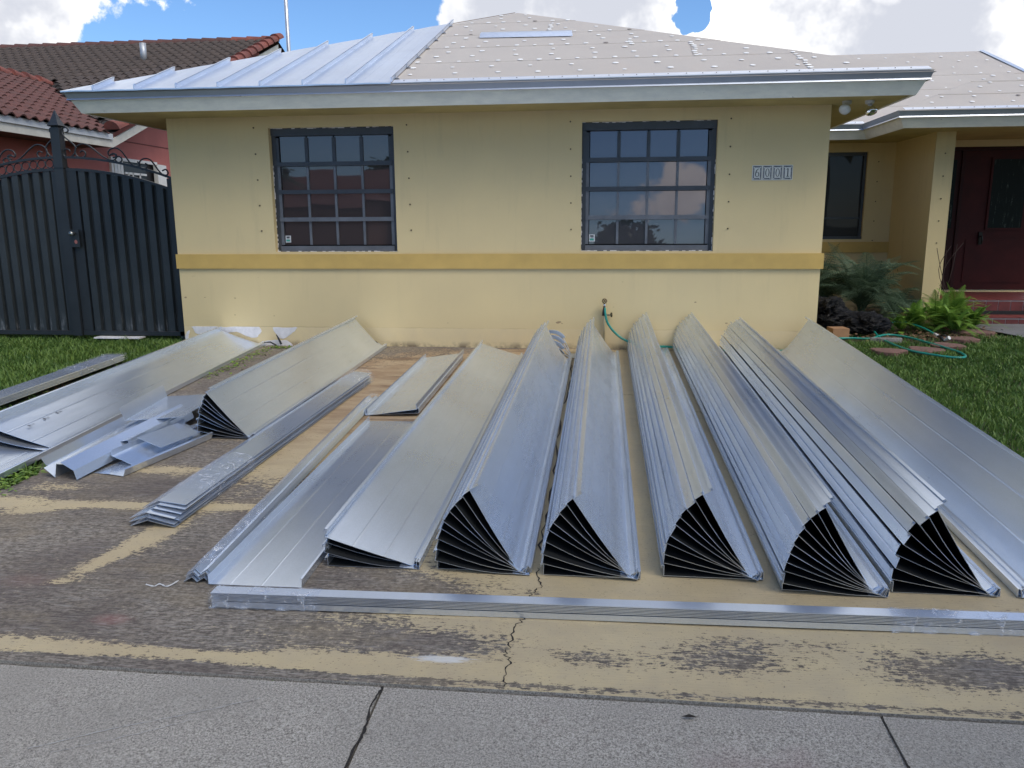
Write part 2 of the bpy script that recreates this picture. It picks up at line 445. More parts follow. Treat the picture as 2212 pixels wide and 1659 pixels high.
def soil_mat():
    m, nt, b = mat('lawn_soil')
    p = nt.pos()
    n = nt.noise(p, 9, 6, .7); n2 = nt.noise(p, 70, 4, .7)
    c = nt.mix(nt.rng(n, .35, .65), (.035, .055, .016), (.075, .075, .035))
    c = nt.mix(nt.rng(n2, .5, .7, 0, .6), c, (.11, .085, .05))
    nt.put(b.inputs['Base Color'], c); b.inputs['Roughness'].default_value = .95
    nt.put(b.inputs['Normal'], nt.bump(n2, .8, .02))
    return m
M_SOIL = soil_mat()
def leaf_mat(name, a, b_, rough=.5, tr=.25):
    m, nt, b = mat(name)
    t = nt.attr('tint')
    c = nt.mix(t, a, b_)
    nt.put(b.inputs['Base Color'], c); b.inputs['Roughness'].default_value = rough
    b.inputs['Specular IOR Level'].default_value = .35
    trn = nt.new('ShaderNodeBsdfTranslucent'); nt.put(trn.inputs['Color'], c)
    ms = nt.new('ShaderNodeMixShader'); ms.inputs[0].default_value = tr
    nt.l.new(b.outputs[0], ms.inputs[1]); nt.l.new(trn.outputs[0], ms.inputs[2])
    out = [n for n in nt.n if n.type == 'OUTPUT_MATERIAL'][0]
    nt.l.new(ms.outputs[0], out.inputs[0])
    return m
M_GRASS = leaf_mat('grass_blades', (.05, .115, .020), (.19, .29, .065))
M_WEED = leaf_mat('weed_leaves', (.10, .20, .03), (.25, .36, .06))
M_PALM = leaf_mat('palm_leaflets', (.045, .08, .045), (.17, .25, .17))
M_FERN = leaf_mat('fern_leaflets', (.07, .16, .025), (.27, .44, .07))
M_TREE = leaf_mat('tree_leaves', (.025, .05, .015), (.07, .12, .03))

# ------------------------------------------------------------------ ground
MBg = MB()
def strip(mb, x0, x1, ys, zf, mi=0):
    for a, b in zip(ys[:-1], ys[1:]):
        mb.quad((x0, a, zf(a)), (x1, a, zf(a)), (x1, b, zf(b)), (x0, b, zf(b)), mi)
strip(MBg, -150, 150, [-200, -8.5, 0, 250], lambda y: g(y)-.035)
structure(MBg.build('ground', M_SOIL))
mb = MB(); mb.quad((-150, -19, -.275), (150, -19, -.275), (150, -11, -.275), (-150, -11, -.275))
structure(mb.build('road', simple('asphalt', (.06, .06, .062), .85, 0, .2, 30)))

# driveway slab: dense sheet with a wear map, thickness from a skirt
XD0, XD1, YD0, YD1 = 1.30, 7.02, -6.19, -.0
nx, ny = 180, 200
xs = np.linspace(0, 1, nx); ys = np.linspace(0, 1, ny)
def left_edge(y): return .99 + .36*np.clip((-y-3.7)/.6, 0, 1) + .02*np.sin(y*2.1) + .015*np.sin(y*7.3)
YY = YD0 + (YD1-YD0)*ys
XX = left_edge(YY)[:, None] + (XD1-left_edge(YY))[:, None]*xs[None, :]
# in front the slab spreads left to meet the sidewalk flare
flare = np.clip((-4.55-YY)/.5, 0, 1)**1.0
XX = XX - (flare[:, None]*2.6)*(1-xs[None, :])
Y2 = np.repeat(YY[:, None], nx, 1)
pw = np.full_like(XX, .5)
def G2(x, y, sx, sy, a, rot=0):
    dx = XX-x; dy = Y2-y; c, s = math.cos(rot), math.sin(rot)
    u = dx*c+dy*s; v = -dx*s+dy*c
    return a*np.exp(-(u/sx)**2-(v/sy)**2)
S = lambda t: 1/(1+np.exp(-t))
pw = .27 + .52*S((XX-3.9)/.25)                                # right of x=4 the paint survives
pw += .44*np.exp(-((Y2+6.085)/(.052+.016*np.sin(XX*5.3)))**2)*(1-S((XX-4.2)/.2))
pw += G2(2.54, -5.08, .085, .26, .62, -.12) + G2(2.45, -5.42, .05, .16, .42, -.25) + G2(2.40, -5.60, .12, .03, .25, .3) + G2(2.15, -4.73, .34, .055, .50, .03) + G2(1.72, -4.85, .18, .05, .35, .3) + G2(2.75, -4.7, .25, .06, .40) + G2(2.1, -4.15, .35, .08, .38, .1)
pw += G2(2.75, -4.0, .35, .5, .28) + G2(3.0, -3.2, .5, .8, .40) + G2(3.2, -1.6, 1.3, 1.3, .55)
pw += G2(1.45, -4.75, .35, .10, .5) + G2(1.6, -4.5, .2, .1, .3)
pw -= G2(5.15, -5.93, .26, .12, .40) + G2(4.72, -5.98, .16, .07, .30) + G2(6.05, -5.93, .42, .13, .50) + G2(4.15, -5.93, .30, .10, .38) + G2(3.9, -5.52, .35, .12, .38) + G2(5.4, -5.80, .3, .05, .22) + G2(4.3, -5.60, .25, .05, .2)
pw -= G2(6.35, -5.5, .15, .1, .2) + G2(4.45, -5.5, .08, .05, .15)
pw -= .5*np.exp(-((Y2+6.17)/.018)**2) + .4*np.exp(-((Y2+.02)/.03)**2)
tanm = np.clip(S((Y2+3.6)/.35)*1.0, 0, 1)*(1-S((XX-4.15)/.1)) + .25*S((Y2+1.2)/.3)
tanm = np.clip(tanm, 0, 1)
ZZ = .03*Y2 + .0025*np.sin(XX*3+Y2*2)
V = np.stack([XX, Y2, ZZ], -1).reshape(-1, 3)
ii = np.arange(nx*ny).reshape(ny, nx)
F = np.stack([ii[:-1, :-1], ii[:-1, 1:], ii[1:, 1:], ii[1:, :-1]], -1).reshape(-1, 4)
drv = structure(np_mesh('driveway', V, F, M_DRIVE, None, True, {'paint': np.clip(pw, 0, 1.2).ravel(), 'tan': tanm.ravel()}))
# front skirt of the slab
mb = MB()
for i in range(0, nx-1, 6):
    j = min(i+6, nx-1)
    mb.quad((XX[0, i], YD0, ZZ[0, i]), (XX[0, i], YD0, -.3), (XX[0, j], YD0, -.3), (XX[0, j], YD0, ZZ[0, j]))
o = mb.build('slab_edge', M_WALK, drv)
# cracks in the driveway: thin dark grooves
M_CRACK = simple('crack_dirt', (.022, .018, .015), .95)
def crack(name, pts, wid, parent, dz=.0035, jit=.012, mt=None):
    P = smooth_pts([(x, y, 0) for x, y in pts], 10); mb = MB(); L = []
    for i, p in enumerate(P):
        t = (P[min(i+1, len(P)-1)]-P[max(i-1, 0)]).normalized(); nrm = Vector((-t.y, t.x, 0))
        off = nrm*random.uniform(-jit, jit); w_ = wid*random.uniform(.35, 1.3)
        q = p+off; L.append((q+nrm*w_, q-nrm*w_))
    for a, b in zip(L[:-1], L[1:]):
        vs = [a[0], a[1], b[1], b[0]]
        mb.quad(*[(v.x, v.y, .03*v.y+dz) for v in vs])
    return mb.build(name, mt or M_CRACK, parent)
crack('crack', [(4.47, -5.28), (4.49, -5.45), (4.455, -5.55), (4.45, -5.70), (4.43, -5.78), (4.41, -5.95), (4.425, -6.05), (4.43, -6.175)], .0032, drv)
crack('crack', [(4.44, -.65), (4.47, -1.6), (4.44, -2.8), (4.47, -4.1), (4.46, -5.1)], .005, drv)
crack('crack', [(2.35, -.62), (2.7, -.75), (2.95, -.6), (3.1, -.42)], .005, drv, jit=.004)
crack('crack', [(4.85, -2.0), (5.0, -2.05), (5.3, -2.02)], .003, drv)
crack('crack', [(5.4, -2.5), (5.6, -2.6), (5.8, -2.56)], .003, drv)
crack('crack', [(2.3, -3.0), (3.2, -2.95), (4.0, -3.02)], .002, drv)

# sidewalk slabs with open joints
sw = MB()
def slab(x0, x1, y0, y1, mt, name, parent):
    n = 60; mb = MB()
    top = []
    for i in range(n+1):
        x = x0+(x1-x0)*i/n
        jy = .004*noise.noise(Vector((x*14, 1.3, 0)))+.0025*noise.noise(Vector((x*47, 5, 0)))
        top.append((x, y1+jy))
    for a, b in zip(top[:-1], top[1:]):
        za, zb = .03*y0-.004, .03*y1-.004
        mb.quad((a[0], y0, za), (b[0], y0, za), (b[0], b[1], zb), (a[0], a[1], zb))
        mb.quad((a[0], a[1], zb), (b[0], b[1], zb), (b[0], b[1]+.003, zb-.1), (a[0], a[1]+.003, zb-.1))
    mb.quad((x0, y0, .03*y0-.004), (x0, y1, .03*y1-.004), (x0, y1, -.35), (x0, y0, -.35))
    mb.quad((x1, y0, .03*y0-.004), (x1, y1, .03*y1-.004), (x1, y1, -.35), (x1, y0, -.35))
    return mb.build(name, mt, parent)
side = structure(empty('sidewalk', (0, 0, 0)))
jx = [-1.2, .8, 2.40, 4.013, 5.637, 7.25, 8.9, 10.5]
for a, b in zip(jx[:-1], jx[1:]):
    slab(a+.004, b-.004, -7.75, -6.207, M_WALK, 'slab', side)
crack('joint', [(4.015, -6.21), (4.005, -6.33), (4.018, -6.45), (4.01, -6.6), (4.014, -7.3)], .0042, side, .0015, .003)
crack('joint', [(5.637, -6.21), (5.632, -6.4), (5.645, -6.6), (5.64, -7.3)], .003, side, .0015, .002)
M_CHALK = simple('scratch_pale', (.40, .39, .37), .9, 0, .2, 40)
crack('scratch', [(3.02, -6.62), (3.2, -6.52), (3.45, -6.40), (3.62, -6.31)], .0018, side, -.0015, .003, M_CHALK)
crack('scratch', [(3.10, -6.63), (3.3, -6.53), (3.45, -6.44)], .0012, side, -.0015, .003, M_CHALK)
# dark soil in the joint between sidewalk and driveway, and street apron
mb = MB(); mb.quad((-2, -6.225, -.203), (9, -6.225, -.203), (9, -6.18, -.203), (-2, -6.18, -.203)); mb.build('joint_soil', M_CRACK, side)
apron = MB(); apron.quad((-2, -11, -.262), (11, -11, -.262), (11, -7.76, -.240), (-2, -7.76, -.240))
structure(apron.build('driveway_apron', M_WALK))

# ------------------------------------------------------------------ the yellow house
house = empty('house', (0, 0, 0))
tag(house, 'single storey cream yellow house with half finished metal hip roof', 'house')
HW, OH, HF, KS = 6.968, .5818, 2.466, .381
ZE = 2.66
W1 = (1.144, 2.520, 1.043, 2.357); W2 = (4.505, 5.875, 1.043, 2.357)
def wall_with_holes(name, x0, x1, z0, z1, y, holes, depth, parent, side_=0):
    mb = MB()
    xs_ = sorted({x0, x1, *[h[0] for h in holes], *[h[1] for h in holes]})
    zs_ = sorted({z0, z1, *[h[2] for h in holes], *[h[3] for h in holes]})
    for xa, xb in zip(xs_[:-1], xs_[1:]):
        for za, zb in zip(zs_[:-1], zs_[1:]):
            cx_, cz_ = (xa+xb)/2, (za+zb)/2
            if any(h[0] < cx_ < h[1] and h[2] < cz_ < h[3] for h in holes): continue
            mb.quad((xa, y, za), (xb, y, za), (xb, y, zb), (xa, y, zb))
    for h in holes:
        a, b, c, d = h
        mb.quad((a, y, c), (a, y+depth, c), (a, y+depth, d), (a, y, d))
        mb.quad((b, y, c), (b, y, d), (b, y+depth, d), (b, y+depth, c))
        mb.quad((a, y, d), (a, y+depth, d), (b, y+depth, d), (b, y, d))
        mb.quad((a, y, c), (b, y, c), (b, y+depth, c), (a, y+depth, c))
    return mb
mb = wall_with_holes('wall', 0, HW, -.12, 2.55, 0, [W1, W2], .16, house)
mb.quad((0, 0, -.12), (0, 0, 2.55), (0, 10, 2.55), (0, 10, -.12))
mb.quad((HW, 0, -.12), (HW, 4.3, -.12), (HW, 4.3, 2.55), (HW, 0, 2.55))
mb.quad((0, 10, -.12), (0, 10, 2.55), (HW, 10, 2.55), (HW, 10, -.12))
mb.build('wall', M_WALL, house)
# wing wall with the small window, side wall up to the porch pier, porch back wall
WW = (7.72, 8.665, 1.06, 2.345)
mb = wall_with_holes('w', HW, 9.06, -.05, 2.55, 4.3, [WW], .12, house)
mb.quad((9.06, 4.3, -.05), (9.06, 2.85, -.05), (9.06, 2.85, 2.55), (9.06, 4.3, 2.55))
mb.build('wing_wall', M_WALL, house)
MB().box(9.0635, 9.305, 2.847, 4.1, -.05, 2.55).build('pier', M_WALL, house)
mb = wall_with_holes('p', 9.31, 14.0, .13, 2.55, 4.1, [(9.52, 11.45, .30, 2.38)], .12, house)
mb.build('porch_wall', M_WALL, house)
# ochre bands
MB().box(-.012, HW+.022, -.028, .02, .862, 1.02).build('trim_band', M_BAND, house)
MB().box(HW+.003, 9.056, 4.27, 4.31, .862, 1.02).build('trim_band', M_BAND, house)

def window(win, y, rows, cols, fm, fl, glass, name='window', tl=0):
    x0, x1, z0, z1 = win
    root = empty(name, (x0, y, z0)); root.parent = house
    P = lambda mb_: mb_
    f = MB(); d0, d1 = .075, .125
    top, bot, sd_ = .075, .062, .045
    f.box(0, x1-x0, d0-.015, d1, z1-z0-top, z1-z0)                                     # head
    f.box(0, sd_, d0, d1, 0, z1-z0-top); f.box(x1-x0-sd_, x1-x0, d0, d1, 0, z1-z0-top)
    f.build('frame', fm, root)
    s_ = MB(); s_.box(sd_, x1-x0-sd_, d0-.02, d1, 0, bot); s_.build('sill', fl, root)
    W_ = x1-x0-2*sd_; H_ = z1-z0-top-bot
    rh = H_/rows
    for r in range(rows):
        za = bot+H_-(r+1)*rh; zb = za+rh
        rail = MB(); rail.box(sd_, x1-x0-sd_, d0-.012, d1, zb-.028 if r else zb-.006, zb+.016 if r else zb)
        rail.build('rail', fm if r < 3 else fl, root)
        for sx in (sd_, x1-x0-sd_-.032): MB().box(sx, sx+.032, d0+.004, d1, za+.012, zb-.024).build('sash_stile', fm if r == 0 else fl, root)
        cw = (W_-.064)/cols
        for c in range(cols):
            xa = sd_+.032+c*cw
            if c:
                mu = MB(); wd = .018 if r == 0 else .013
                mu.box(xa-wd, xa+wd, d0+.01, d1-.01, za+.012, zb-.024); mu.build('muntin', fm if r == 0 else fl, root)
            pn = MB(); wd = .012; t = -tl+random.uniform(-.0006, .0006); t2 = random.uniform(-.0006, .0006)
            yy = d0+.026; zt_ = zb-.022 if r else zb-.004
            pn.quad((xa+wd-.004, yy+t, za+.012), (xa+cw-wd+.004, yy+t+t2, za+.012), (xa+cw-wd+.004, yy-t+t2, zt_), (xa+wd-.004, yy-t, zt_))
            pn.build('pane', glass, root)
    MB().quad((0, d1+.02, 0), (x1-x0, d1+.02, 0), (x1-x0, d1+.02, z1-z0), (0, d1+.02, z1-z0)).build('dark_room_panel', M_SHADE, root)  # dark panel stands in for the unlit room behind the panes
    # flaking white sealant around the opening
    rag = MB()
    L_ = x1-x0
    def ragged(a, b, horizontal, at, inward):
        n = 40
        for i in range(n):
            if random.random() < .35: continue
            u0 = a+(b-a)*i/n; u1 = a+(b-a)*(i+1)/n
            wd = random.choice([.002, .004, .006, .009])
            lo, hi = sorted((at, at+inward*wd))
            if horizontal: rag.box(u0, u1, d0-.022, d0-.016, lo, hi)
            else: rag.box(lo, hi, d0-.006, d0-.001, u0, u1)
    ragged(.0, L_, True, .0005, 1); ragged(0, .95, False, .0005, 1); ragged(0, .95, False, L_-.0005, -1); ragged(0, L_, True, z1-z0-.0005, -1)
    o_ = rag.build('sealant', M_PLASTER, root)
    return root
w1 = window(W1, 0, 4, 4, M_FRAME, M_FRAMEL, GL1, tl=.0006)
w2 = window(W2, 0, 4, 4, M_FRAME, M_FRAMEL, GL2, tl=.0048)
# blind slats seen low behind the right window (in front of the dark pane plane they are thin printed lines)
def decal(parent, x, z, y):
    mb = MB()
    rnd = random.Random(3)
    mb.box(x, x+.062, y-.002, y, z, z+.075, 0)
    mb.box(x+.008, x+.05, y-.003, y-.0021, z+.012, z+.032, 1)
    mb.box(x+.012, x+.048, y-.003, y-.0021, z+.05, z+.066, 2)
    mb.box(x+.018, x+.045, y-.003, y-.0021, z+.036, z+.046, 3)
    return mb.build('sticker', [simple('sticker_white', (.6, .6, .6), .5), simple('sticker_teal', (.06, .35, .28), .5), simple('sticker_dark', (.03, .03, .04), .5), simple('sticker_grey', (.3, .32, .34), .5)], parent)
decal(w1, .085, .10, .096); decal(w2, .085, .10, .096)

# wing window: dark, single hung
root = empty('window', (WW[0], 4.3, WW[2])); root.parent = house
L_, H_ = WW[1]-WW[0], WW[3]-WW[2]
f = MB(); f.box(0, L_, .05, .10, H_-.05, H_); f.box(0, L_, .03, .10, 0, .04); f.box(0, .04, .05, .1, .04, H_-.05); f.box(L_-.04, L_, .05, .1, .04, H_-.05); f.box(.04, L_-.04, .05, .09, .30, .33)
f.build('frame', M_FRAME, root)
p_ = MB(); p_.quad((.04, .075, .04), (L_-.04, .075, .04), (L_-.04, .075, H_-.05), (.04, .075, H_-.05)); p_.build('pane', GL3, root)

# front door, dark red, carved glass lites
M_RED = simple('door_red', (.045, .005, .005), .5, 0, .25, 5, spec=.2)
M_REDF = simple('door_frame_red', (.03, .005, .005), .5, 0, .2, 5, spec=.2)
door = MB(); door.box(9.98, 11.05, 4.14, 4.19, .31, 2.33)
dr = door.build('door', M_RED, house)
def etched():
    m, nt, b = mat('etched_glass')
    p = nt.pos()
    n = nt.noise(nt.mapping(p, scale=(26, 26, 2.2)), 1.4, 5, .7)
    n2 = nt.noise(p, 60, 3, .6)
    f = nt.math('MULTIPLY', nt.rng(n, .58, .66), nt.rng(n2, .35, .6))
    c = nt.mix(f, (.004, .008, .007), (.10, .12, .105)); b.inputs['Specular IOR Level'].default_value = .12
    nt.put(b.inputs['Base Color'], c); b.inputs['Roughness'].default_value = .35
    return m
M_ETCH = etched()
MB().box(10.38, 10.85, 4.128, 4.139, 1.22, 2.2).build('pane', M_ETCH, dr)
MB().box(10.35, 10.379, 4.118, 4.139, 1.19, 2.23).build('pane_moulding', M_RED, dr)
MB().box(10.38, 10.85, 4.118, 4.139, 1.19, 1.219).build('pane_moulding', M_RED, dr)
MB().box(10.10, 10.95, 4.128, 4.139, .42, 1.05).build('raised_panel', M_RED, dr)
h = MB(); h.box(10.27, 10.32, 4.11, 4.139, .98, 1.16); h.tube([(10.295, 4.11, 1.10), (10.295, 4.06, 1.10), (10.295, 4.05, 1.04), (10.295, 4.06, .99)], .011); h.build('handle', simple('dark_bronze', (.02, .018, .015), .4, .7), dr)
sl_ = MB(); sl_.box(9.56, 9.93, 4.14, 4.18, .31, 2.33); sdl = sl_.build('side_light', M_REDF, house)
MB().box(9.60, 9.87, 4.128, 4.139, 1.22, 2.2).build('pane', M_ETCH, sdl)
MB().box(9.933, 9.977, 4.11, 4.20, .31, 2.33).build('door_jamb', M_REDF, house)
MB().box(9.523, 11.4, 4.11, 4.2, 2.333, 2.377).build('door_head', M_REDF, house)
# porch steps, red quarry tiles with white grout
M_TILE = simple('red_quarry_tile', (.13, .025, .022), .45, 0, .25, 9)
M_GROUT = simple('white_grout', (.50, .49, .46), .8)
M_NOSE = simple('step_nosing', (.16, .035, .03), .5, 0, .2, 9)
def step(x0, x1, y0, y1, z0, z1, tw, off):
    st = empty('porch_step', (x0, y0, z0)); st.parent = house
    MB().box(0, x1-x0, .006, y1-y0, 0, z1-z0-.012).build('grout_bed', M_GROUT, st)
    x = off
    me = None
    while x < x1-x0:
        b_ = min(x+tw-.008, x1-x0)
        a_ = max(x, 0.0)
        if b_-a_ > .03:
            mb = MB(); mb.box(a_, b_, -.001, .0055, .004, z1-z0-.026); mb.build('tile', M_TILE, st)
            mb = MB(); mb.box(a_, b_, -.004, (y1-y0)*.98, z1-z0-.0115, z1-z0); mb.build('tile', M_NOSE, st)
        x += tw
    return st
step(9.31, 12.6, 2.85, 4.09, .04, .285, .158, -.03)
step(9.31, 12.6, 2.46, 2.846, 0, .088, .160, .05)
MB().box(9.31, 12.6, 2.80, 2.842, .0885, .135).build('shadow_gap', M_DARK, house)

# roof of the main block
def zr(y): return ZE+KS*(y+.70)
deck = MB()
AP = 3.484; zA = zr(AP)-.012; zz0 = ZE-.012
e = .70
deck.add([(-e, -e, zz0), (HW+e, -e, zz0), (AP, AP, zA)], [(0, 1, 2)])
deck.add([(-e, -e, zz0), (AP, AP, zA), (AP, 10, zA), (-e, 10, zz0)], [(0, 1, 2, 3)])
deck.add([(HW+e, -e, zz0), (HW+e, 10, zz0), (AP, 10, zA), (AP, AP, zA)], [(0, 1, 2, 3)])
deck.build('roof_deck', M_UNDER, house)
# underlayment courses on the front slope (right of the installed panels)
laps = [-.69, .177, .979, 1.774, 2.632, 3.47]
XS = 2.66
for a, b in zip(laps[:-1], laps[1:]):
    b2 = min(b+.06, 3.475)
    n = 26; mb = MB(); T = []; Bt = []
    xa0, xa1 = max(XS, a), HW-a
    xb0, xb1 = max(XS, b2), HW-b2
    for i in range(n+1):
        u = i/n
        xa_ = xa0+(xa1-xa0)*u; xb_ = xb0+(xb1-xb0)*u
        wv = .006*noise.noise(Vector((xa_*1.3, a, 0)))
        lift = .004+.003*noise.noise(Vector((xa_*2.1, a*3, 4)))
        Bt.append((xa_, a+wv, zr(a)+lift)); T.append((xb_, b2, zr(b2)+.0005))
    for i in range(n):
        mb.quad(Bt[i], Bt[i+1], T[i+1], T[i])
        p, q = Bt[i], Bt[i+1]
        mb.quad((p[0], p[1], p[2]-.006), (q[0], q[1], q[2]-.006), q, p)
    mb.build('underlayment_sheet', M_UNDER, house)
# vertical end laps
for x, y0, y1 in [(5.62, .2, .95), (6.6, -.66, .15), (4.0, 1.8, 2.55)]:
    mb = MB(); mb.quad((x, y0, zr(y0)+.0115), (x+.004, y0, zr(y0)+.0115), (x+.034, y1, zr(y1)+.0115), (x+.03, y1, zr(y1)+.0115)); mb.build('lap_edge', M_CAPD, house)
# cap nails
cap_me = {}
def cap(x, y, z, slope=(0, KS), parent=None, white=True, r=.029):
    key = white
    if key not in cap_me:
        mb = MB(); n = 9
        V = [(math.cos(2*PI*k/n), math.sin(2*PI*k/n), 0) for k in range(n)]+[(.8*math.cos(2*PI*k/n), .8*math.sin(2*PI*k/n), .12) for k in range(n)]
        F = [tuple(range(n, 2*n))]+[(k, (k+1) % n, n+(k+1) % n, n+k) for k in range(n)]
        o = MB().add(V, F).build('cap_nail', M_CAP if white else M_CAPD, parent); cap_me[key] = o.data
    else:
        o = bpy.data.objects.new('cap_nail', cap_me[key]); COL.objects.link(o); o.parent = parent
    nrm = Vector((-slope[0], -slope[1], 1)).normalized()
    o.rotation_euler = nrm.to_track_quat('Z', 'Y').to_euler()
    rr = r*random.uniform(.75, 1.15)
    o.location = (x, y, z); o.scale = (rr, rr*random.uniform(.9, 1.1), rr)
ncap = 0
def caps_row(y, x0, x1, sp, jit=.02, dark=.1):
    global ncap
    x = x0+random.uniform(0, sp)
    while x < x1:
        yy = y+random.uniform(-jit, jit)
        if XS+.08 < x < HW-yy-.05 and x > yy:
            cap(x, yy, zr(yy)+.009, parent=house, white=random.random() > dark); ncap += 1
        x += sp*random.uniform(.85, 1.15)
for k, (a, b) in enumerate(zip(laps[:-1], laps[1:])):
    d = b-a
    if a > 0: caps_row(a+.035, 2.7, 7.6, .21, .012)
    caps_row(a+d*.38, 2.7, 7.6, .42 if k else .40, .015, .03)
    caps_row(a+d*.70, 2.7, 7.6, .40, .02, .03)
for x, y0, y1 in [(5.66, .2, .95), (6.62, -.6, .15), (4.03, 1.85, 2.55), (5.0, .9, 1.3)]:
    yy = y0
    while yy < y1:
        if yy < HW-x: cap(x+random.uniform(-.01, .02), yy, zr(yy)+.009, parent=house); ncap += 1
        yy += .10

# standing seam panels already installed on the left
seams = [-.354, .087, .523, .954, 1.385, 1.818, 2.25, 2.693]
y_e = -.715
def pan_pt(x, y, h): return (x, y, zr(y)+.013+h)
prev = -.70
for i, xb in enumerate(seams):
    xa = prev; mb = MB()
    wv = random.uniform(.001, .003)
    cols = [0, .3, .315, .33, .5, .66, .675, .69, 1.0]; hs = [0, wv, 0.0012+wv, wv, wv*1.6, wv, 0.0012+wv, wv, 0]
    cp = [(xa+(xb-xa)*c, h) for c, h in zip(cols, hs)]
    for (x0, h0), (x1, h1) in zip(cp[:-1], cp[1:]):
        mb.quad(pan_pt(x0, y_e, h0), pan_pt(x1, y_e, h1), pan_pt(x1, max(x1, y_e+.001), h1), pan_pt(x0, max(x0, y_e+.0005), h0))
    # front hem
    for (x0, h0), (x1, h1) in zip(cp[:-1], cp[1:]):
        a, b = pan_pt(x0, y_e, h0), pan_pt(x1, y_e, h1)
        mb.quad((a[0], a[1], a[2]-.012), (b[0], b[1], b[2]-.012), b, a)
    pn = mb.build('roof_panel', MET_ROOF, house)
    sb = MB(); hh = .042; t = .0055
    y0, y1 = y_e+.012, xb+.02
    V = [pan_pt(xb-t, y0, 0), pan_pt(xb+t, y0, 0), pan_pt(xb+t, y0+.012, hh), pan_pt(xb-t, y0+.012, hh),
         pan_pt(xb-t, y1, 0), pan_pt(xb+t, y1, 0), pan_pt(xb+t, y1+.015, hh), pan_pt(xb-t, y1+.015, hh)]
    sb.add(V, [(0, 1, 2, 3), (1, 5, 6, 2), (3, 2, 6, 7), (0, 3, 7, 4), (5, 4, 7, 6)])
    # folded top lip
    V = [pan_pt(xb-.012, y0+.01, hh-.004), pan_pt(xb+t, y0+.01, hh-.004), pan_pt(xb+t, y0+.012, hh+.003), pan_pt(xb-.012, y0+.012, hh+.003),
         pan_pt(xb-.012, y1, hh-.004), pan_pt(xb+t, y1, hh-.004), pan_pt(xb+t, y1, hh+.003), pan_pt(xb-.012, y1, hh+.003)]
    sb.add(V, [(0, 1, 2, 3), (1, 5, 6, 2), (3, 2, 6, 7), (0, 3, 7, 4), (5, 4, 7, 6)])
    if i < 7:
        a = pan_pt(xb, y_e+.004, .022)
        sb.box(xb-.004, xb+.004, y_e-.004, y_e+.012, a[2]-.02, a[2]+.02)
    sb.build('seam', MET_ROOF, pn)
    prev = xb
for k in range(7):                                                   # fixing clips along the open edge
    y = -.55+k*.5
    z = zr(y)+.013
    MB().box(2.699, 2.735, y-.02, y+.02, z, z+.004).box(2.6995, 2.704, y-.02, y+.02, z+.0045, z+.036).build('panel_clip', MET_DRIP, house)
# thin copper-coloured wood strip along the left hip
mb = MB(); mb.add([(-.69, -.67, zz0+.03), (-.69, -.64, zz0+.03), (3.45, 3.50, zr(3.47)+.01), (3.45, 3.47, zr(3.47)+.01)], [(0, 3, 2, 1)]); mb.build('hip_strip', simple('hip_wood', (.45, .30, .16), .7), house)

# eaves: slanted fascia, drip edge and soffit swept along the plan
def offs(path, o, left=None):
    P = [Vector((x, y)) for x, y in path]; out = []
    nr = []
    for a, b in zip(P[:-1], P[1:]):
        t = (b-a).normalized(); nr.append(Vector((t.y, -t.x)))
    for i, p in enumerate(P):
        if i == 0: n_ = nr[0]; out.append(p+n_*o)
        elif i == len(P)-1: out.append(p+nr[-1]*o)
        else:
            n_ = (nr[i-1]+nr[i]); n_ = n_/n_.length; out.append(p+n_*(o/n_.dot(nr[i])))
    return out
def sweep(path, prof, name, mt, parent):
    rings = [[(q.x, q.y, z) for q in offs(path, o)] for o, z in prof]
    for i in range(len(path)-1):
        mb = MB()
        for r0, r1_ in zip(rings[:-1], rings[1:]):
            mb.quad(r0[i], r0[i+1], r1_[i+1], r1_[i])
        mb.build(name, mt, parent)
pm = [(-OH, 9.5), (-OH, -OH), (HW+OH, -OH), (HW+OH, 6.5)]
pw_ = [(7.0, 3.67), (8.432, 3.67), (8.432, 2.25), (11.75, 2.25)]
fp = [(-.03, HF+.004), (0, HF), (.068, 2.60), (.04, 2.60)]
dp = [(.078, 2.592), (.092, 2.586), (.086, 2.600), (.104, 2.668), (.112, 2.672), (.03, 2.672-.082*KS+.006), (.03, 2.62)]
for pth in (pm, pw_):
    sweep(pth, fp, 'fascia_board', M_FASCIA, house)
    sweep(pth, dp[:3]+dp[3:4], 'drip_edge', MET_DRIP, house)
# bright top flange lying on the roof (follows the slope, right of the panels)
def flange(x0, x1, ya, zf, name='drip_flange', nrm=0):
    mb = MB(); n = 12
    for i in range(n):
        a = x0+(x1-x0)*i/n; b = x0+(x1-x0)*(i+1)/n
        mb.quad((a, ya, zf(ya)+.012), (b, ya, zf(ya)+.012), (b, ya+.095, zf(ya+.095)+.014), (a, ya+.095, zf(ya+.095)+.014))
        mb.quad((a, ya, zf(ya)+.004), (b, ya, zf(ya)+.004), (b, ya, zf(ya)+.012), (a, ya, zf(ya)+.012))
    nb = MB()
    x = x0+.1
    while x < x1-.1:
        nb.box(x, x+.008, ya+.04, ya+.052, zf(ya+.045)+.013, zf(ya+.045)+.018); x += .14+random.uniform(-.03, .03)
    o = mb.build(name, simple('flange_bright', (.80, .82, .86), .42, .6, .04, 3), house)
    s_ = nb.build('flange_nail', M_CAPD, o)
flange(2.705, HW+.66, -.695, zr)
zw = lambda y: ZE+KS*(y-3.56)
zp = lambda y: ZE+KS*(y-2.14)
flange(7.2, 8.36, 3.565, zw)
flange(8.40, 11.73, 2.145, zp)
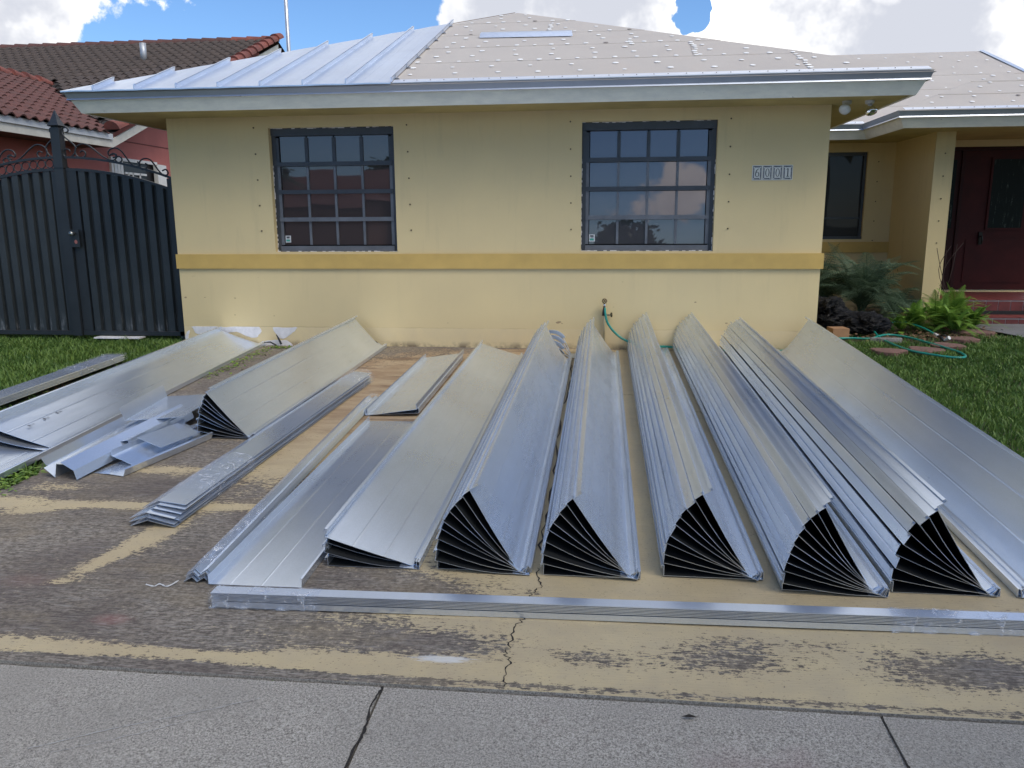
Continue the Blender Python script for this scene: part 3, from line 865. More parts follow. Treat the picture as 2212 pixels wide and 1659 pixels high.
# soffits
mb = MB()
mb.quad((-OH, -OH, HF+.008), (HW+OH, -OH, HF+.008), (HW+OH, .0, HF+.008), (-OH, 0, HF+.008))
mb.quad((-OH, 0, HF+.008), (0, 0, HF+.008), (0, 9.5, HF+.008), (-OH, 9.5, HF+.008))
mb.quad((HW, 0, HF+.008), (HW+OH, 0, HF+.008), (HW+OH, 4.3, HF+.008), (HW, 4.3, HF+.008))
mb.quad((HW+OH, 3.67, HF+.008), (8.432, 3.67, HF+.008), (8.432, 4.3, HF+.008), (HW+OH, 4.3, HF+.008))
mb.quad((8.432, 2.25, HF+.008), (12.2, 2.25, HF+.008), (12.2, 4.3, HF+.008), (8.432, 4.3, HF+.008))
mb.build('soffit', M_SOFFIT, house)
# wing roof
mb = MB()
RY = 3.56+(4.44-ZE)/KS
mb.quad((5.6, 3.56, ZE), (11.77, 3.56, ZE), (11.77, RY, 4.44), (5.6, RY, 4.44))
mb.build('wing_roof', M_UNDER, house)
mb = MB(); mb.quad((5.6, RY, 4.44), (11.77, RY, 4.44), (11.77, RY+4.5, 2.72), (5.6, RY+4.5, 2.72)); mb.build('wing_roof', M_UNDER, house)
# porch roof: left slope between hip and valley, front slope
mb = MB(); k3 = 1.95; zp3 = ZE+KS*k3
mb.quad((8.32, 2.14, ZE), (8.32+k3, 2.14+k3, zp3), (8.32+k3, 3.56+k3, zp3), (8.32, 3.56, ZE))
mb.add([(8.32, 2.14, ZE), (12.22, 2.14, ZE), (8.32+k3, 2.14+k3, zp3)], [(0, 1, 2)])
mb.quad((12.22, 2.14, ZE), (12.22, 3.56, ZE), (8.32+k3, 3.56+k3, zp3), (8.32+k3, 2.14+k3, zp3))
mb.build('porch_roof', M_UNDER, house)
laps2 = [2.14, 2.85, 3.50, 4.03]
for a, b in zip(laps2[:-1], laps2[1:]):
    b2 = min(b+.05, 4.08); xa, xb = 8.32+(a-2.14), 8.32+(b2-2.14)
    mb = MB(); n = 14
    for i in range(n):
        u, v = i/n, (i+1)/n
        A = [(xa+(12.22-(a-2.14)-xa)*t, a+.008*noise.noise(Vector((t*7, a, 0))), zp(a)+.010+.004*noise.noise(Vector((t*9, a, 2)))) for t in (u, v)]
        B_ = [(xb+(12.22-(b2-2.14)-xb)*t, b2, zp(b2)+.001) for t in (u, v)]
        mb.quad(A[0], A[1], B_[1], B_[0]); mb.quad((A[0][0], A[0][1], A[0][2]-.012), (A[1][0], A[1][1], A[1][2]-.012), A[1], A[0])
    mb.build('underlayment_sheet', M_UNDER, house)
laps3 = [3.56, 4.45, 5.40, 6.35, 7.30]
for a, b in zip(laps3[:-1], laps3[1:]+[RY]):
    mb = MB(); n = 14; x0, x1 = 5.7, 8.32+(a-3.56)
    if a == 3.56: x0 = 7.1
    b2 = b+.04; x1b = 8.32+(b2-3.56); x1 = x1b = 11.76
    for i in range(n):
        A = [(x0+(x1-x0)*t/n, a+.01, zw(a+.01)+.008) for t in (i, i+1)]
        B_ = [(x0+(x1b-x0)*t/n, b2, zw(b2)+.001) for t in (i, i+1)]
        mb.quad(A[0], A[1], B_[1], B_[0]); mb.quad((A[0][0], A[0][1], A[0][2]-.01), (A[1][0], A[1][1], A[1][2]-.01), A[1], A[0])
    mb.build('underlayment_sheet', M_UNDER, house)
# rake flashing at the right end of the wing
mb = MB(); y0, y1 = 3.6, RY
mb.quad((11.70, y0, zw(y0)+.02), (11.79, y0, zw(y0)+.02), (11.79, y1, zw(y1)+.02), (11.70, y1, zw(y1)+.02))
mb.quad((11.79, y0, zw(y0)+.02), (11.79, y0, zw(y0)-.1), (11.79, y1, zw(y1)-.1), (11.79, y1, zw(y1)+.02))
mb.build('rake_flashing', MET_ROOF, house)
# cap nails on wing
for y in [4.55, 5.0, 5.5, 5.95, 6.45, 6.9, 7.4, 7.8]:
    x = 8.2+random.uniform(0, .3)
    while x < 11.6 and ncap < 292:
        if x < 8.32+(y-3.56) or y > 5.5: cap(x, y+random.uniform(-.02, .02), zw(y)+.012, parent=house, r=.028); ncap += 1
        x += random.uniform(.38, .5)
for y in [2.45, 2.72, 2.95, 3.2, 3.42, 3.6, 3.8]:
    x = 8.4+(y-2.14)+random.uniform(0, .3)
    while x < min(11.6, 12.2-(y-2.14)) and ncap < 298:
        cap(x, y, zp(y)+.014, parent=house, r=.028, white=random.random() > .12); ncap += 1
        x += random.uniform(.36, .6)

# little things on the wall
M_LAMP = simple('lamp_white', (.55, .56, .55), .3)
m_, n__, b__ = mat('lamp_reflector'); b__.inputs['Base Color'].default_value = (.8, .82, .85, 1); b__.inputs['Metallic'].default_value = 1; b__.inputs['Roughness'].default_value = .08; M_REFL = m_
def flood(x, y, z, d, mt):
    r = empty('floodlight', (x, y, z)); r.parent = house
    MB().tube([(0, 0, .052), (0, 0, .02)], [.045, .04], 14).build('holder', M_LAMP, r)
    dv = Vector(d).normalized()
    pts = [Vector((0, 0, .02))+dv*t for t in (0, .03, .06, .085, .10, .108)]
    MB().tube(pts, [.022, .028, .045, .055, .05, .02], 16).build('bulb', mt, r, smooth=True)
flood(7.05, -.22, 2.425, (-.3, -.55, -.5), M_LAMP)
flood(7.26, -.22, 2.425, (.1, -.35, -.75), M_REFL)
# anchor screws left from storm shutters
sc = MB()
for xs0, z0 in [(.985, 0), (2.665, 0), (4.385, 0), (6.0, 0)]:
    for k in range(6):
        z = 2.36-k*.272
        x = xs0+(.004*k)
        sc.tube([(x, -.010, z), (x, .004, z)], .0085, 6)
for x0, y0 in [(8.82, 4.3), (9.19, 2.847)]:
    for k in range(5):
        z = 2.2-k*.29
        sc.tube([(x0, y0-.010, z), (x0, y0+.004, z)], .009, 6)
sc.build('anchor_screw', simple('rusty_steel', (.10, .065, .04), .6, .5), house)['kind'] = 'stuff'
# peeled paint patches near the base: plaster showing
def patch(pts, name='peeled_patch', mt=None, y=-.003):
    P = smooth_pts([(x, y, z) for x, z in pts]+[(pts[0][0], y, pts[0][1])], 4)[:-1]
    P = [Vector((p.x+random.uniform(-.006, .006), p.y, p.z+random.uniform(-.004, .004))) for p in P]
    n = len(P); V = [tuple(p) for p in P]+[(p.x, .004, p.z) for p in P]
    F = [tuple(range(n))]+[(k, n+k, n+(k+1) % n, (k+1) % n) for k in range(n)]
    return mesh(name, V, F, mt or M_PLASTER, house)
patch([(.09, .205), (.25, .21), (.5, .205), (.89, .205), (.88, .11), (.83, .085), (.74, .10), (.62, .15), (.5, .13), (.38, .105), (.26, .12), (.15, .12)])
patch([(1.05, .205), (1.2, .203), (1.34, .205), (1.30, .16), (1.22, .10), (1.16, .075), (1.10, .11)])
patch([(.005, .11), (.05, .165), (.06, .14), (.04, .10), (.05, .03), (.01, .0)])
patch([(.85, .01), (.95, .05), (1.1, .06), (1.22, .05), (1.25, -.02), (.9, -.02)])

# house number tiles 6001
M_TW = simple('number_tile_white', (.62, .61, .56), .3)
M_TD = simple('number_tile_ink', (.03, .035, .04), .3)
M_TG = simple('number_tile_pattern', (.14, .145, .16), .4, 0, .6, 60)
def ringpoly(mb, cx_, cz_, rx, rz, tx, tz, y, n=28, a0=0, a1=2*PI):
    V = []; F = []
    for i in range(n+1):
        a = a0+(a1-a0)*i/n
        V += [(cx_+rx*math.cos(a), y, cz_+rz*math.sin(a)), (cx_+(rx-tx)*math.cos(a), y, cz_+(rz-tz)*math.sin(a))]
    for i in range(n): F.append((2*i, 2*i+1, 2*i+3, 2*i+2))
    mb.add(V, F)
for i, ch in enumerate('6001'):
    x = 6.232+i*.1005; z = 1.753
    t = empty('number_tile', (x, 0, z)); t.parent = house
    MB().box(0, .0975, -.009, 0, 0, .148).build('plaque', M_TW, t)
    fr = MB(); fy = -.0102
    for a in [(.007, .0905, .007, .022), (.007, .0905, .126, .141), (.007, .020, .022, .126), (.0775, .0905, .022, .126)]:
        fr.box(a[0], a[1], fy, -.0091, a[2], a[3])
    fr.build('border_pattern', M_TG, t)
    fl = MB()
    for (fx, fz) in [(.018, .124), (.078, .020), (.079, .127), (.014, .016)]:
        n = 7; fl.add([(fx+.006*math.cos(2*PI*k/n), -.0112, fz+.006*math.sin(2*PI*k/n)) for k in range(n)], [tuple(range(n))])
    fl.build('flower', M_TW, t)
    d = MB(); yy = -.0122
    if ch == '0': ringpoly(d, .049, .074, .0205, .041, .0085, .004, yy)
    elif ch == '1':
        d.box(.044, .054, yy, yy+.001, .036, .114); d.box(.034, .064, yy-.0003, yy+.0007, .033, .038); d.add([(.044, yy-.0004, .114), (.032, yy-.0004, .107), (.032, yy-.0004, .103), (.044, yy-.0004, .106)], [(0, 1, 2, 3)])
    else:
        ringpoly(d, .049, .058, .0205, .025, .008, .004, yy)
        pts = [(.030, .060), (.031, .078), (.038, .098), (.050, .110), (.064, .116), (.064, .111), (.054, .105), (.045, .093), (.0395, .076), (.038, .062)]
        d.add([(a, yy-.0003, b) for a, b in pts], [tuple(range(len(pts)))])
    d.build('digit', M_TD, t)

# ------------------------------------------------------------------ sheet metal: a thin profile swept along the ground
def thick(prof, t):
    P = [Vector(p) for p in prof]; A = []; B_ = []
    for i, p in enumerate(P):
        ns = []
        if i > 0:
            d = (p-P[i-1]).normalized(); ns.append(Vector((-d.y, d.x)))
        if i < len(P)-1:
            d = (P[i+1]-p).normalized(); ns.append(Vector((-d.y, d.x)))
        n_ = sum(ns, Vector((0, 0)))
        if n_.length < .1: n_ = ns[0]
        n_.normalize(); k = 1/max(.4, n_.dot(ns[0]))
        A.append(p+n_*t*k*.5); B_.append(p-n_*t*k*.5)
    return A, B_
def sheet(name, prof, p0, ang, length, mt=None, t=.0018, nst=9, h0=0, h1=None, amp=.0025, seed=0, ends=0, twist=0, back=None, both=False):
    """prof: (u across to the right, w up); p0 = (x, y) start; ang = heading off +Y towards +X"""
    h1 = h0 if h1 is None else h1
    A, B_ = thick(prof, t); L = A+B_[::-1]; m_ = len(L)
    ax = Vector((math.sin(ang), math.cos(ang))); lt = Vector((math.cos(ang), -math.sin(ang)))
    r = random.Random(seed)
    ph = [r.uniform(0, 6.28) for _ in range(4)]
    V = []; F = []
    z0 = g(p0[1])
    for s in range(nst):
        q = s/(nst-1)*length; f_ = s/(nst-1)
        c2, s2 = math.cos(twist*f_), math.sin(twist*f_)
        for pt in L:
            u = pt.x*c2-pt.y*s2; v = pt.x*s2+pt.y*c2
            wob = amp*(math.sin(q*1.7+ph[0]+u*6)+.5*math.sin(q*4.1+ph[1]-u*9))*min(1, abs(u)*6)
            x = ax.x*q+lt.x*u; y = ax.y*q+lt.y*u
            V.append((x, y, g(p0[1]+ax.y*q)-z0+h0+(h1-h0)*f_+v+wob))
    for s in range(nst-1):
        for k in range(m_):
            a, b = s*m_+k, s*m_+(k+1) % m_
            F.append((a, b, b+m_, a+m_))
    n = len(prof)
    for base, flip in ((0, 0), ((nst-1)*m_, 1)):
        for i in range(n-1):
            q_ = (base+i, base+i+1, base+m_-2-i, base+m_-1-i)
            F.append(q_ if not flip else q_[::-1])
    mats = [mt or MET]
    mi = None
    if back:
        mats.append(M_SHADE); n_side = len(F)-2*(n-1); mi = [0]*len(F); lo, hi = back
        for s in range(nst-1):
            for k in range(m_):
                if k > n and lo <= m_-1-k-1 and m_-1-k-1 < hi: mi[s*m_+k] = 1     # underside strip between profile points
                if both and k < n-1 and ((3 <= k < 11) if lo == 3 else (3 <= k < 11)): mi[s*m_+k] = 1  # inner pan faces coloured dark for the shade between fanned sheets
    o = mesh(name, V, F, mats, None, (p0[0], p0[1], z0), mi=mi)
    return o

PANW = .42
def pan_profile(Wd=PANW, L=.040, bow=.004, mirror=False, rnd=random):
    P = [(-Wd-.012, L-.012), (-Wd-.012, L), (-Wd, L), (-Wd, 0)]
    for u in (.30, .315, .33): P.append((-Wd*(1-u), (.0011 if u == .315 else 0)-bow*math.sin(PI*u)))
    P.append((-Wd*.5, -bow))
    for u in (.66, .675, .69): P.append((-Wd*(1-u), (.0011 if u == .675 else 0)-bow*math.sin(PI*u)))
    P += [(-.075, -bow*.35), (0, 0), (0, .034), (-.007, .036)]
    return P
def rot(P, th, dx=0, dz=0, mirror=False):
    c, s = math.cos(th), math.sin(th)
    Q = [(u*c+w_*s+dx, -u*s+w_*c+dz) for u, w_ in P]
    if mirror: Q = [(-a, b) for a, b in Q][::-1]
    return Q
ORD = ['bottom', 'second from bottom', 'third from bottom', 'fourth from bottom', 'fifth from bottom', 'sixth from bottom', 'seventh from bottom', 'eighth from bottom', 'ninth from bottom', 'tenth from bottom', 'eleventh from bottom']
def ordinal(k, n):
    if k == n-1: return 'top'
    if k == n-2: return 'second from top'
    return ORD[k]
def fan(px, py, far, n, top, ang=0, mirror=False, where='', group='', step=.0065, jit=.022, yoff=None, base=.006, W_=PANW, mt=None, dark=True):
    objs = []
    for k in range(n):
        th = top*k/(n-1)
        if 0 < k < n-1: th += random.uniform(-.10, .10)*top/(n-1)
        P = pan_profile(W_, L=min(.047, max(.038, W_*top/(n-1)*.98)), bow=0 if k == 0 else (.004 if k == n-1 else .008+.010*random.random()))
        P = rot(P, th, -k*step, base+k*.0013, mirror)
        y0 = py+random.uniform(-jit, jit)+(yoff[k] if yoff else 0)
        y1 = far+random.uniform(-jit, jit)*2
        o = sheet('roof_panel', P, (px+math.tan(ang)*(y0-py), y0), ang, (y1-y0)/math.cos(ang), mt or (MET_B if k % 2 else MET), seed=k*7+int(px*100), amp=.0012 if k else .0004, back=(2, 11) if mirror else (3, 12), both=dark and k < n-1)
        tag(o, f'{ordinal(k, n)} galvanised roofing panel in the {where}', 'roof panel', group)
        objs.append(o)
    return objs
GR = 'galvanised roofing panels fanned out on the driveway'
d2r = math.radians
fan(2.385, -3.50, -.10, 9, d2r(48), where='leftmost tall fan by the peeling wall', group='panels in the leftmost tall fan')
s2 = fan(3.945, -5.33, -.50, 5, d2r(17), where='low fan beside the flat channel tray', group='panels in the low fan', step=.008)
s3 = fan(4.445, -5.345, -.67, 10, d2r(60), where='tall fan between low fan and driveway crack', group='panels in the tall fan left of the crack')
s4 = fan(4.918, -5.355, -.32, 9, d2r(55), where='fan in front of the garden tap', group='panels in the fan before the garden tap')
s5 = fan(5.440, -5.32, -.10, 10, d2r(60), where='fan whose far end the green hose touches', group='panels in the fan right of the garden tap')
s6 = fan(5.922, -5.405, -.06, 12, d2r(60), where='widest fan, third of the right hand group', group='panels in the widest fan') if False else None
def fan_n(*a, **k): return fan(*a, **k)
ORD += ['twelfth from bottom']
s6 = fan(5.922, -5.405, -.06, 11, d2r(60), where='fan under the right window', group='panels in the fan under the right window')
s7 = fan(6.370, -5.36, -.30, 9, d2r(58), where='fan below the house number', group='panels in the fan below the house number')
s8 = fan(6.440, -5.36, -.16, 10, d2r(56), ang=.020, mirror=True, where='rightmost fan leaning towards the lawn', group='panels in the rightmost fan', step=.006)
# low stack of wide sheets at the far left
yo = [-.62, -.60, -.05, 0]
s0 = fan(1.165, -3.85, -.02, 4, d2r(19), ang=-.052, W_=.50, where='low stack on the lawn edge left of the fans', group='panels in the low stack on the lawn edge', yoff=yo, step=.010, dark=False)
# printed maker stamps (illegible small print) as thin ink marks on the top sheets
M_INK = simple('print_ink', (.06, .065, .08), .6)
def stamp(host, x, y, th, u, along=1, rows=5):
    """ink marks lying on a pan: host object, world front point, pan angle"""
    mb = MB(); c, s = math.cos(th), math.sin(th)
    def P(uu, yy, lift=.0042):
        return (uu*c+lift*s, yy, -uu*s+lift*c)
    r = random.Random(int(x*91))
    mb.quad(P(u, .0), P(u+.022, 0), P(u+.022, .016), P(u, .016))
    for k in range(rows):
        a = .024+k*.008
        mb.quad(P(u+.002, a), P(u+.002+r.uniform(.012, .022), a), P(u+.002+r.uniform(.012, .022), a+.0025), P(u+.002, a+.0025))
    o = mb.build('printed_stamp', M_INK, host)
    return o
o = stamp(s3[-1], 0, 0, d2r(60), -.21); o.location = (-.065, .34, .016)
o = stamp(s4[-1], 0, 0, d2r(55), -.20); o.location = (-.058, .36, .016)
for i_, (ux, yy) in enumerate([(-.32, .16), (-.33, .34), (-.34, .50)]):
    o = stamp(s0[-1], i_, 0, d2r(21), ux); o.location = (-.03-.05*yy, yy, .007)

# generic named strips
def strip_piece(name, prof, x0, y0, x1, y1, h0, h1, label, cat, group=None, mt=None, t=.0018, roll=0, amp=.001, seed=1, twist=0, nst=7):
    L_ = math.hypot(x1-x0, y1-y0); ang = math.atan2(x1-x0, y1-y0)
    o = sheet(name, rot(prof, roll), (x0, y0), ang, L_, mt, t, nst, h0, h1, amp, seed, twist=twist)
    return tag(o, label, cat, group)
# flat open tray
strip_piece('channel_tray', [(-.21, .040), (-.21, 0), (-.12, 0), (-.115, .0006), (-.11, 0), (.02, 0), (.025, .0006), (.03, 0), (.205, 0), (.208, .038), (.20, .040)],
            3.276, -5.56, 3.245, -2.99, .002, .004, 'long open galvanised tray lying flat left of the low fan', 'metal tray', amp=.0012)
# two short sheets
for k, (rl, h_, y0, y1) in enumerate([(-.05, .003, -2.83, -.75), (-.135, .006, -2.86, -.62)]):
    P = [(-.0, .045), (0, 0), (.13, 0), (.135, .001), (.14, 0), (.27, 0), (.275, .001), (.28, 0), (.40, 0), (.40, .038), (.392, .040)]
    P = [(a*1, b) for a, b in P]
    L_ = y1-y0
    o = sheet('short_panel', rot(P, rl), (2.97-.006*k, y0), -.008, L_, MET, .0018, 7, h_, h_, .001, 5+k)
    tag(o, ('upper' if k else 'lower')+' of two short tilted panels behind the flat tray', 'roof panel', 'short tilted panels')

# plastic film
def film_mat():
    m, nt, b = mat('clear_plastic_film')
    p = nt.obj()
    n = nt.noise(nt.mapping(p, scale=(14, 14, 14)), 1.5, 6, .7, .8)
    tr = nt.new('ShaderNodeBsdfTransparent'); tr.inputs[0].default_value = (.97, .98, 1, 1)
    gl = nt.new('ShaderNodeBsdfGlossy'); gl.inputs['Roughness'].default_value = .16; gl.inputs[0].default_value = (.9, .93, 1, 1)
    nt.put(gl.inputs['Normal'], nt.bump(n, 1.0, .03))
    df = nt.new('ShaderNodeBsdfDiffuse'); df.inputs[0].default_value = (.8, .83, .88, 1)
    m1 = nt.new('ShaderNodeMixShader'); m1.inputs[0].default_value = .35
    nt.l.new(gl.outputs[0], m1.inputs[1]); nt.l.new(df.outputs[0], m1.inputs[2])
    ms = nt.new('ShaderNodeMixShader'); nt.put(ms.inputs[0], nt.math('ADD', nt.rng(n, .52, .66, .08, .70, True), 0))
    nt.l.new(tr.outputs[0], ms.inputs[1]); nt.l.new(m1.outputs[0], ms.inputs[2])
    out = [q for q in nt.n if q.type == 'OUTPUT_MATERIAL'][0]; nt.l.new(ms.outputs[0], out.inputs[0])
    return m
M_FILM = film_mat()
def wrap(outline, x0, y0, x1, y1, label, h=0, n=16, amp=.002, seed=3):
    """closed cross-section skin round a bundle between two points"""
    L_ = math.hypot(x1-x0, y1-y0); ang = math.atan2(x1-x0, y1-y0)
    ax = Vector((math.sin(ang), math.cos(ang))); lt = Vector((math.cos(ang), -math.sin(ang)))
    r = random.Random(seed); m_ = len(outline); V = []; F = []; z0 = g(y0)
    for s in range(n+1):
        q = L_*s/n
        for (u, v) in outline:
            k = r.uniform(0, amp)
            uu = u+(k if u > 0 else -k)*.6; vv = v+k
            V.append((ax.x*q+lt.x*uu, ax.y*q+lt.y*uu, g(y0+ax.y*q)-z0+vv+h))
    for s in range(n):
        for k in range(m_):
            a, b = s*m_+k, s*m_+(k+1) % m_; F.append((a, b, b+m_, a+m_))
    o = mesh('plastic_wrap', V, F, M_FILM, None, (x0, y0, z0))
    return tag(o, label, 'plastic wrap', 'plastic wraps round the bundles')

# bundle of bent ridge caps, wrapped (middle left)
NB = 8
capo = ['bottom', 'second from bottom', 'third from bottom', 'fourth from bottom', 'fourth from top', 'third from top', 'second from top', 'top']
for k in range(NB):
    a = .30-.012*k
    dx = [0, .006, -.004, .01, -.012, .004, .012, .0][k]
    P = [(-.128+dx, .002), (-.03+dx, .034), (.118+dx, .002)]
    rl = [-0.02, .0, .01, -.01, -.03, -.05, -.08, -.11][k]
    y0 = -5.0+[.0, .05, .0, .03, .02, .06, .09, .12][k]
    P = rot(P, rl)
    P = [(u, v+.002+k*.0085) for u, v in P]
    strip_piece('ridge_cap', P, 2.49, y0, 2.565, -1.74+random.uniform(-.03, .03), .0, 0, f'{capo[k]} bent ridge cap in the wrapped bundle beside the leftmost fan', 'metal flashing', 'ridge caps in the wrapped bundle', seed=k, amp=.0008)
ol = [(-.13, .0), (-.135, .05), (-.03, .11), (.09, .10), (.13, .06), (.13, .0)]
wrap(ol, 2.492, -4.72, 2.505, -4.10, 'clear film round near part of the ridge cap bundle', seed=5)
wrap([(a*1.02, b*1.03) for a, b in ol], 2.553, -2.15, 2.566, -1.68, 'clear film round far end of the ridge cap bundle', seed=8)
# narrow bundle next to the tray
bo = ['bottom', 'second', 'third', 'fourth', 'fifth', 'top']
for k in range(6):
    z = .004+k*.0062
    P = [(-.052, z-.0), (-.012, z+.022), (.008, z+.000), (.042, z+.022), (.054, z+.008)]
    strip_piece('zee_flashing', P, 3.0+.002*k, -5.56+random.uniform(0, .03), 2.885, -2.44+random.uniform(-.02, .02), 0, 0, f'{bo[k]} folded strip of narrow wrapped bundle left of the flat tray', 'metal flashing', 'folded strips in the narrow bundle', seed=20+k, amp=.0005)
wrap([(-.057, 0), (-.058, .02), (-.012, .066), (.044, .064), (.058, .03), (.056, 0)], 3.0, -5.50, 2.972, -4.75, 'clear film round near end of the narrow bundle', seed=11)
wrap([(-.057, 0), (-.058, .02), (-.012, .066), (.044, .064), (.058, .03), (.056, 0)], 2.905, -2.80, 2.887, -2.40, 'clear film round far end of the narrow bundle', seed=12)
# torn film whisker on the ground
mb = MB(); P = smooth_pts([(2.93, -5.56, -.155), (2.90, -5.60, -.165), (2.86, -5.59, -.160), (2.84, -5.60, -.167), (2.80, -5.595, -.163)], 4)
mb.tube(P, [.0025*abs(math.sin(i*1.3))+.001 for i in range(len(P))], 5); tag(mb.build('film_scrap', simple('film_white', (.6, .6, .6), .3)), 'torn wisp of white film at the near end of narrow bundle', 'plastic scrap')

# long bundle lying across the front
fo = ['bottom', 'second from bottom', 'third from bottom', 'middle', 'third from top', 'second from top', 'top']
XB0, XB1 = 3.172, 7.35
ang_ = math.pi/2-.0247
for k in range(7):
    z = .030+k*.0056
    if k == 0: P = [(.032, .004), (.032, .0275), (-.030, .029), (-.030, .004)]
    else: P = [(.033-.0007*k, z-.0026), (.033-.0007*k, z), (-.031, z), (-.031, z-.0026)]
    P = [(u, v) for u, v in P]
    x0 = XB0+random.uniform(0, .008)
    o = sheet('eave_flashing', P, (x0, -5.722), ang_, (XB1-x0)/math.sin(ang_), MET_ROOF if k == 6 else MET, .0016, 12, .0, .0, .0, 40+k)
    tag(o, f'{fo[k]} long flashing in the bundle lying across the front', 'metal flashing', 'flashings in the long front bundle')
def wrapx(x0, x1, label, seed):
    ya = -5.722+.0247*(x0-XB0)
    o = wrap([(.037, .0), (.037, .066), (-.035, .067), (-.035, 0)], x0, ya, x1, ya+.0247*(x1-x0), label, seed=seed, amp=.0025)
wrapx(3.165, 3.62, 'clear film round left end of the long front bundle', 31)
wrapx(5.84, 6.6, 'clear film round right part of the long front bundle', 32)

# bundle in the left lawn
for k in range(5):
    z = .012+k*.012
    P = [(-.20, z-.006), (-.19, z+.002), (.0, z+.002), (.006, z-.006)]
    P = rot(P, .0)
    strip_piece('edge_flashing', P, .00-.02, -3.9, -.165, -.95+random.uniform(-.03, .03), .015, .0, f'{["bottom", "second from bottom", "middle", "second from top", "top"][k]} flashing in the small bundle lying on the left lawn', 'metal flashing', 'flashings on the left lawn', seed=60+k, amp=.0006, mt=MET_B if k % 2 else MET)
wrap([(-.205, .01), (-.205, .07), (.008, .072), (.012, .01)], -.13, -1.75, -.17, -.9, 'clear film round far end of the lawn bundle', seed=14)

# scrap heap between the low stack and the leftmost fan
gs = 'bent offcuts in the scrap heap'
strip_piece('offcut', [(-.07, .055), (.0, .0), (.012, .085), (.10, .088)], 1.50, -4.36, 1.50, -2.9, .005, .02, 'sharply folded offcut at the left tip of scrap heap', 'metal offcut', gs, roll=.05)
strip_piece('offcut', [(-.10, .10), (-.015, .055), (.0, .0)], 1.665, -4.40, 1.80, -3.25, .01, .07, 'long angled offcut pointing towards camera in scrap heap', 'metal offcut', gs)
strip_piece('offcut', [(-.10, .012), (.13, .035), (.135, .012)], 1.60, -3.95, 1.66, -2.7, .07, .09, 'pale flat offcut lying high across the scrap heap', 'metal offcut', gs, roll=-.1)
strip_piece('offcut', [(-.12, .0), (.0, .004), (.11, .0), (.13, .045), (.118, .05)], 1.79, -4.28, 1.955, -3.50, .003, .003, 'lowest shallow tray offcut at right of scrap heap', 'metal offcut', gs, mt=MET_B)
strip_piece('offcut', [(-.075, .035), (-.07, .0), (.09, -.03), (.095, -.05)], 1.775, -4.12, 1.90, -3.45, .055, .075, 'short pale bracket offcut on the shallow tray', 'metal offcut', gs, roll=.12)
strip_piece('offcut', [(-.11, .03), (.08, -.02)], 1.865, -3.93, 1.95, -3.58, .09, .09, 'square flat offcut with black print in the scrap heap', 'metal offcut', gs)
strip_piece('offcut', [(-.14, .05), (-.11, .0), (.13, .0), (.16, .04)], 1.44, -4.20, 1.39, -2.8, .02, .03, 'trough shaped offcut beside the low stack', 'metal offcut', gs, mt=MET_B)
strip_piece('offcut', [(-.19, .09), (-.16, .0), (.0, .01), (.26, .03)], 1.62, -3.55, 1.60, -2.95, .13, .15, 'wide cut panel end bridging scrap heap and leftmost fan', 'metal offcut', gs, mt=MET_B)
strip_piece('offcut', [(-.06, .0), (.05, .02)], 1.83, -3.7, 1.93, -3.2, .04, .05, 'small dark strip tucked under the leftmost fan', 'metal offcut', gs, mt=MET_B)

# curved straps behind the third fan
def curved(k):
    R_ = .155; cx_, cz_ = 4.225, .105-.047*k-.012; y = -.38-.06*k; wd = .05
    mb = MB(); n = 16; a0, a1 = 2.0, .55
    V = []; F = []
    for i in range(n+1):
        a = a0+(a1-a0)*i/n
        for (rr, yy) in ((R_, y), (R_, y+wd), (R_-.035, y+wd+.002), (R_-.035, y+wd)):
            V.append((cx_+rr*math.cos(a)*1.05, yy, cz_+rr*math.sin(a)))
    for i in range(n):
        for j in range(3): F.append((i*4+j, i*4+j+1, i*4+j+5, i*4+j+4))
    # straight foot lying on the ground
    m0 = len(V)
    xe, ze = cx_+R_*math.cos(a1)*1.05, cz_+R_*math.sin(a1)
    V += [(xe-.02, y, ze), (xe-.02, y+wd, ze), (xe+.06, y-.01, g(y)+.012), (xe+.06, y+wd-.01, g(y)+.012), (xe+.17, y-.01, g(y)+.010), (xe+.17, y+wd-.01, g(y)+.010)]
    F += [(m0, m0+1, m0+3, m0+2), (m0+2, m0+3, m0+5, m0+4)]
    o = mesh('curved_flashing', V, F, MET_ROOF, None)
    md = o.modifiers.new('solid', 'SOLIDIFY'); md.thickness = .003
    tag(o, ['highest curved metal strap behind the tall fan by the wall', 'second highest curved metal strap behind the tall fan', 'third curved metal strap behind the tall fan', 'lowest curved metal strap behind the tall fan'][k], 'metal flashing', 'curved straps by the wall')
for k in range(4): curved(k)
# loose metal piece resting on the roof
ya, yb = 1.50, 1.86
mb = MB()
A_ = [(3.225, 1.53), (4.345, 1.46)]
def rp(x, y, h): return (x, y, zr(y)+h)
mb.quad(rp(3.225, 1.53, .014), rp(4.345, 1.46, .014), rp(4.335, 1.50, .055), rp(3.227, 1.57, .055))
mb.quad(rp(3.227, 1.57, .055), rp(4.335, 1.50, .055), rp(4.33, 1.60, .053), rp(3.23, 1.67, .053))
mb.quad(rp(3.23, 1.67, .053), rp(4.33, 1.60, .053), rp(4.33, 1.605, .012), rp(3.23, 1.675, .012))
o = mb.build('eave_trim', MET_ROOF); md = o.modifiers.new('s', 'SOLIDIFY'); md.thickness = .004
tag(o, 'loose length of metal trim resting high on the bare roof underlayment', 'metal trim')

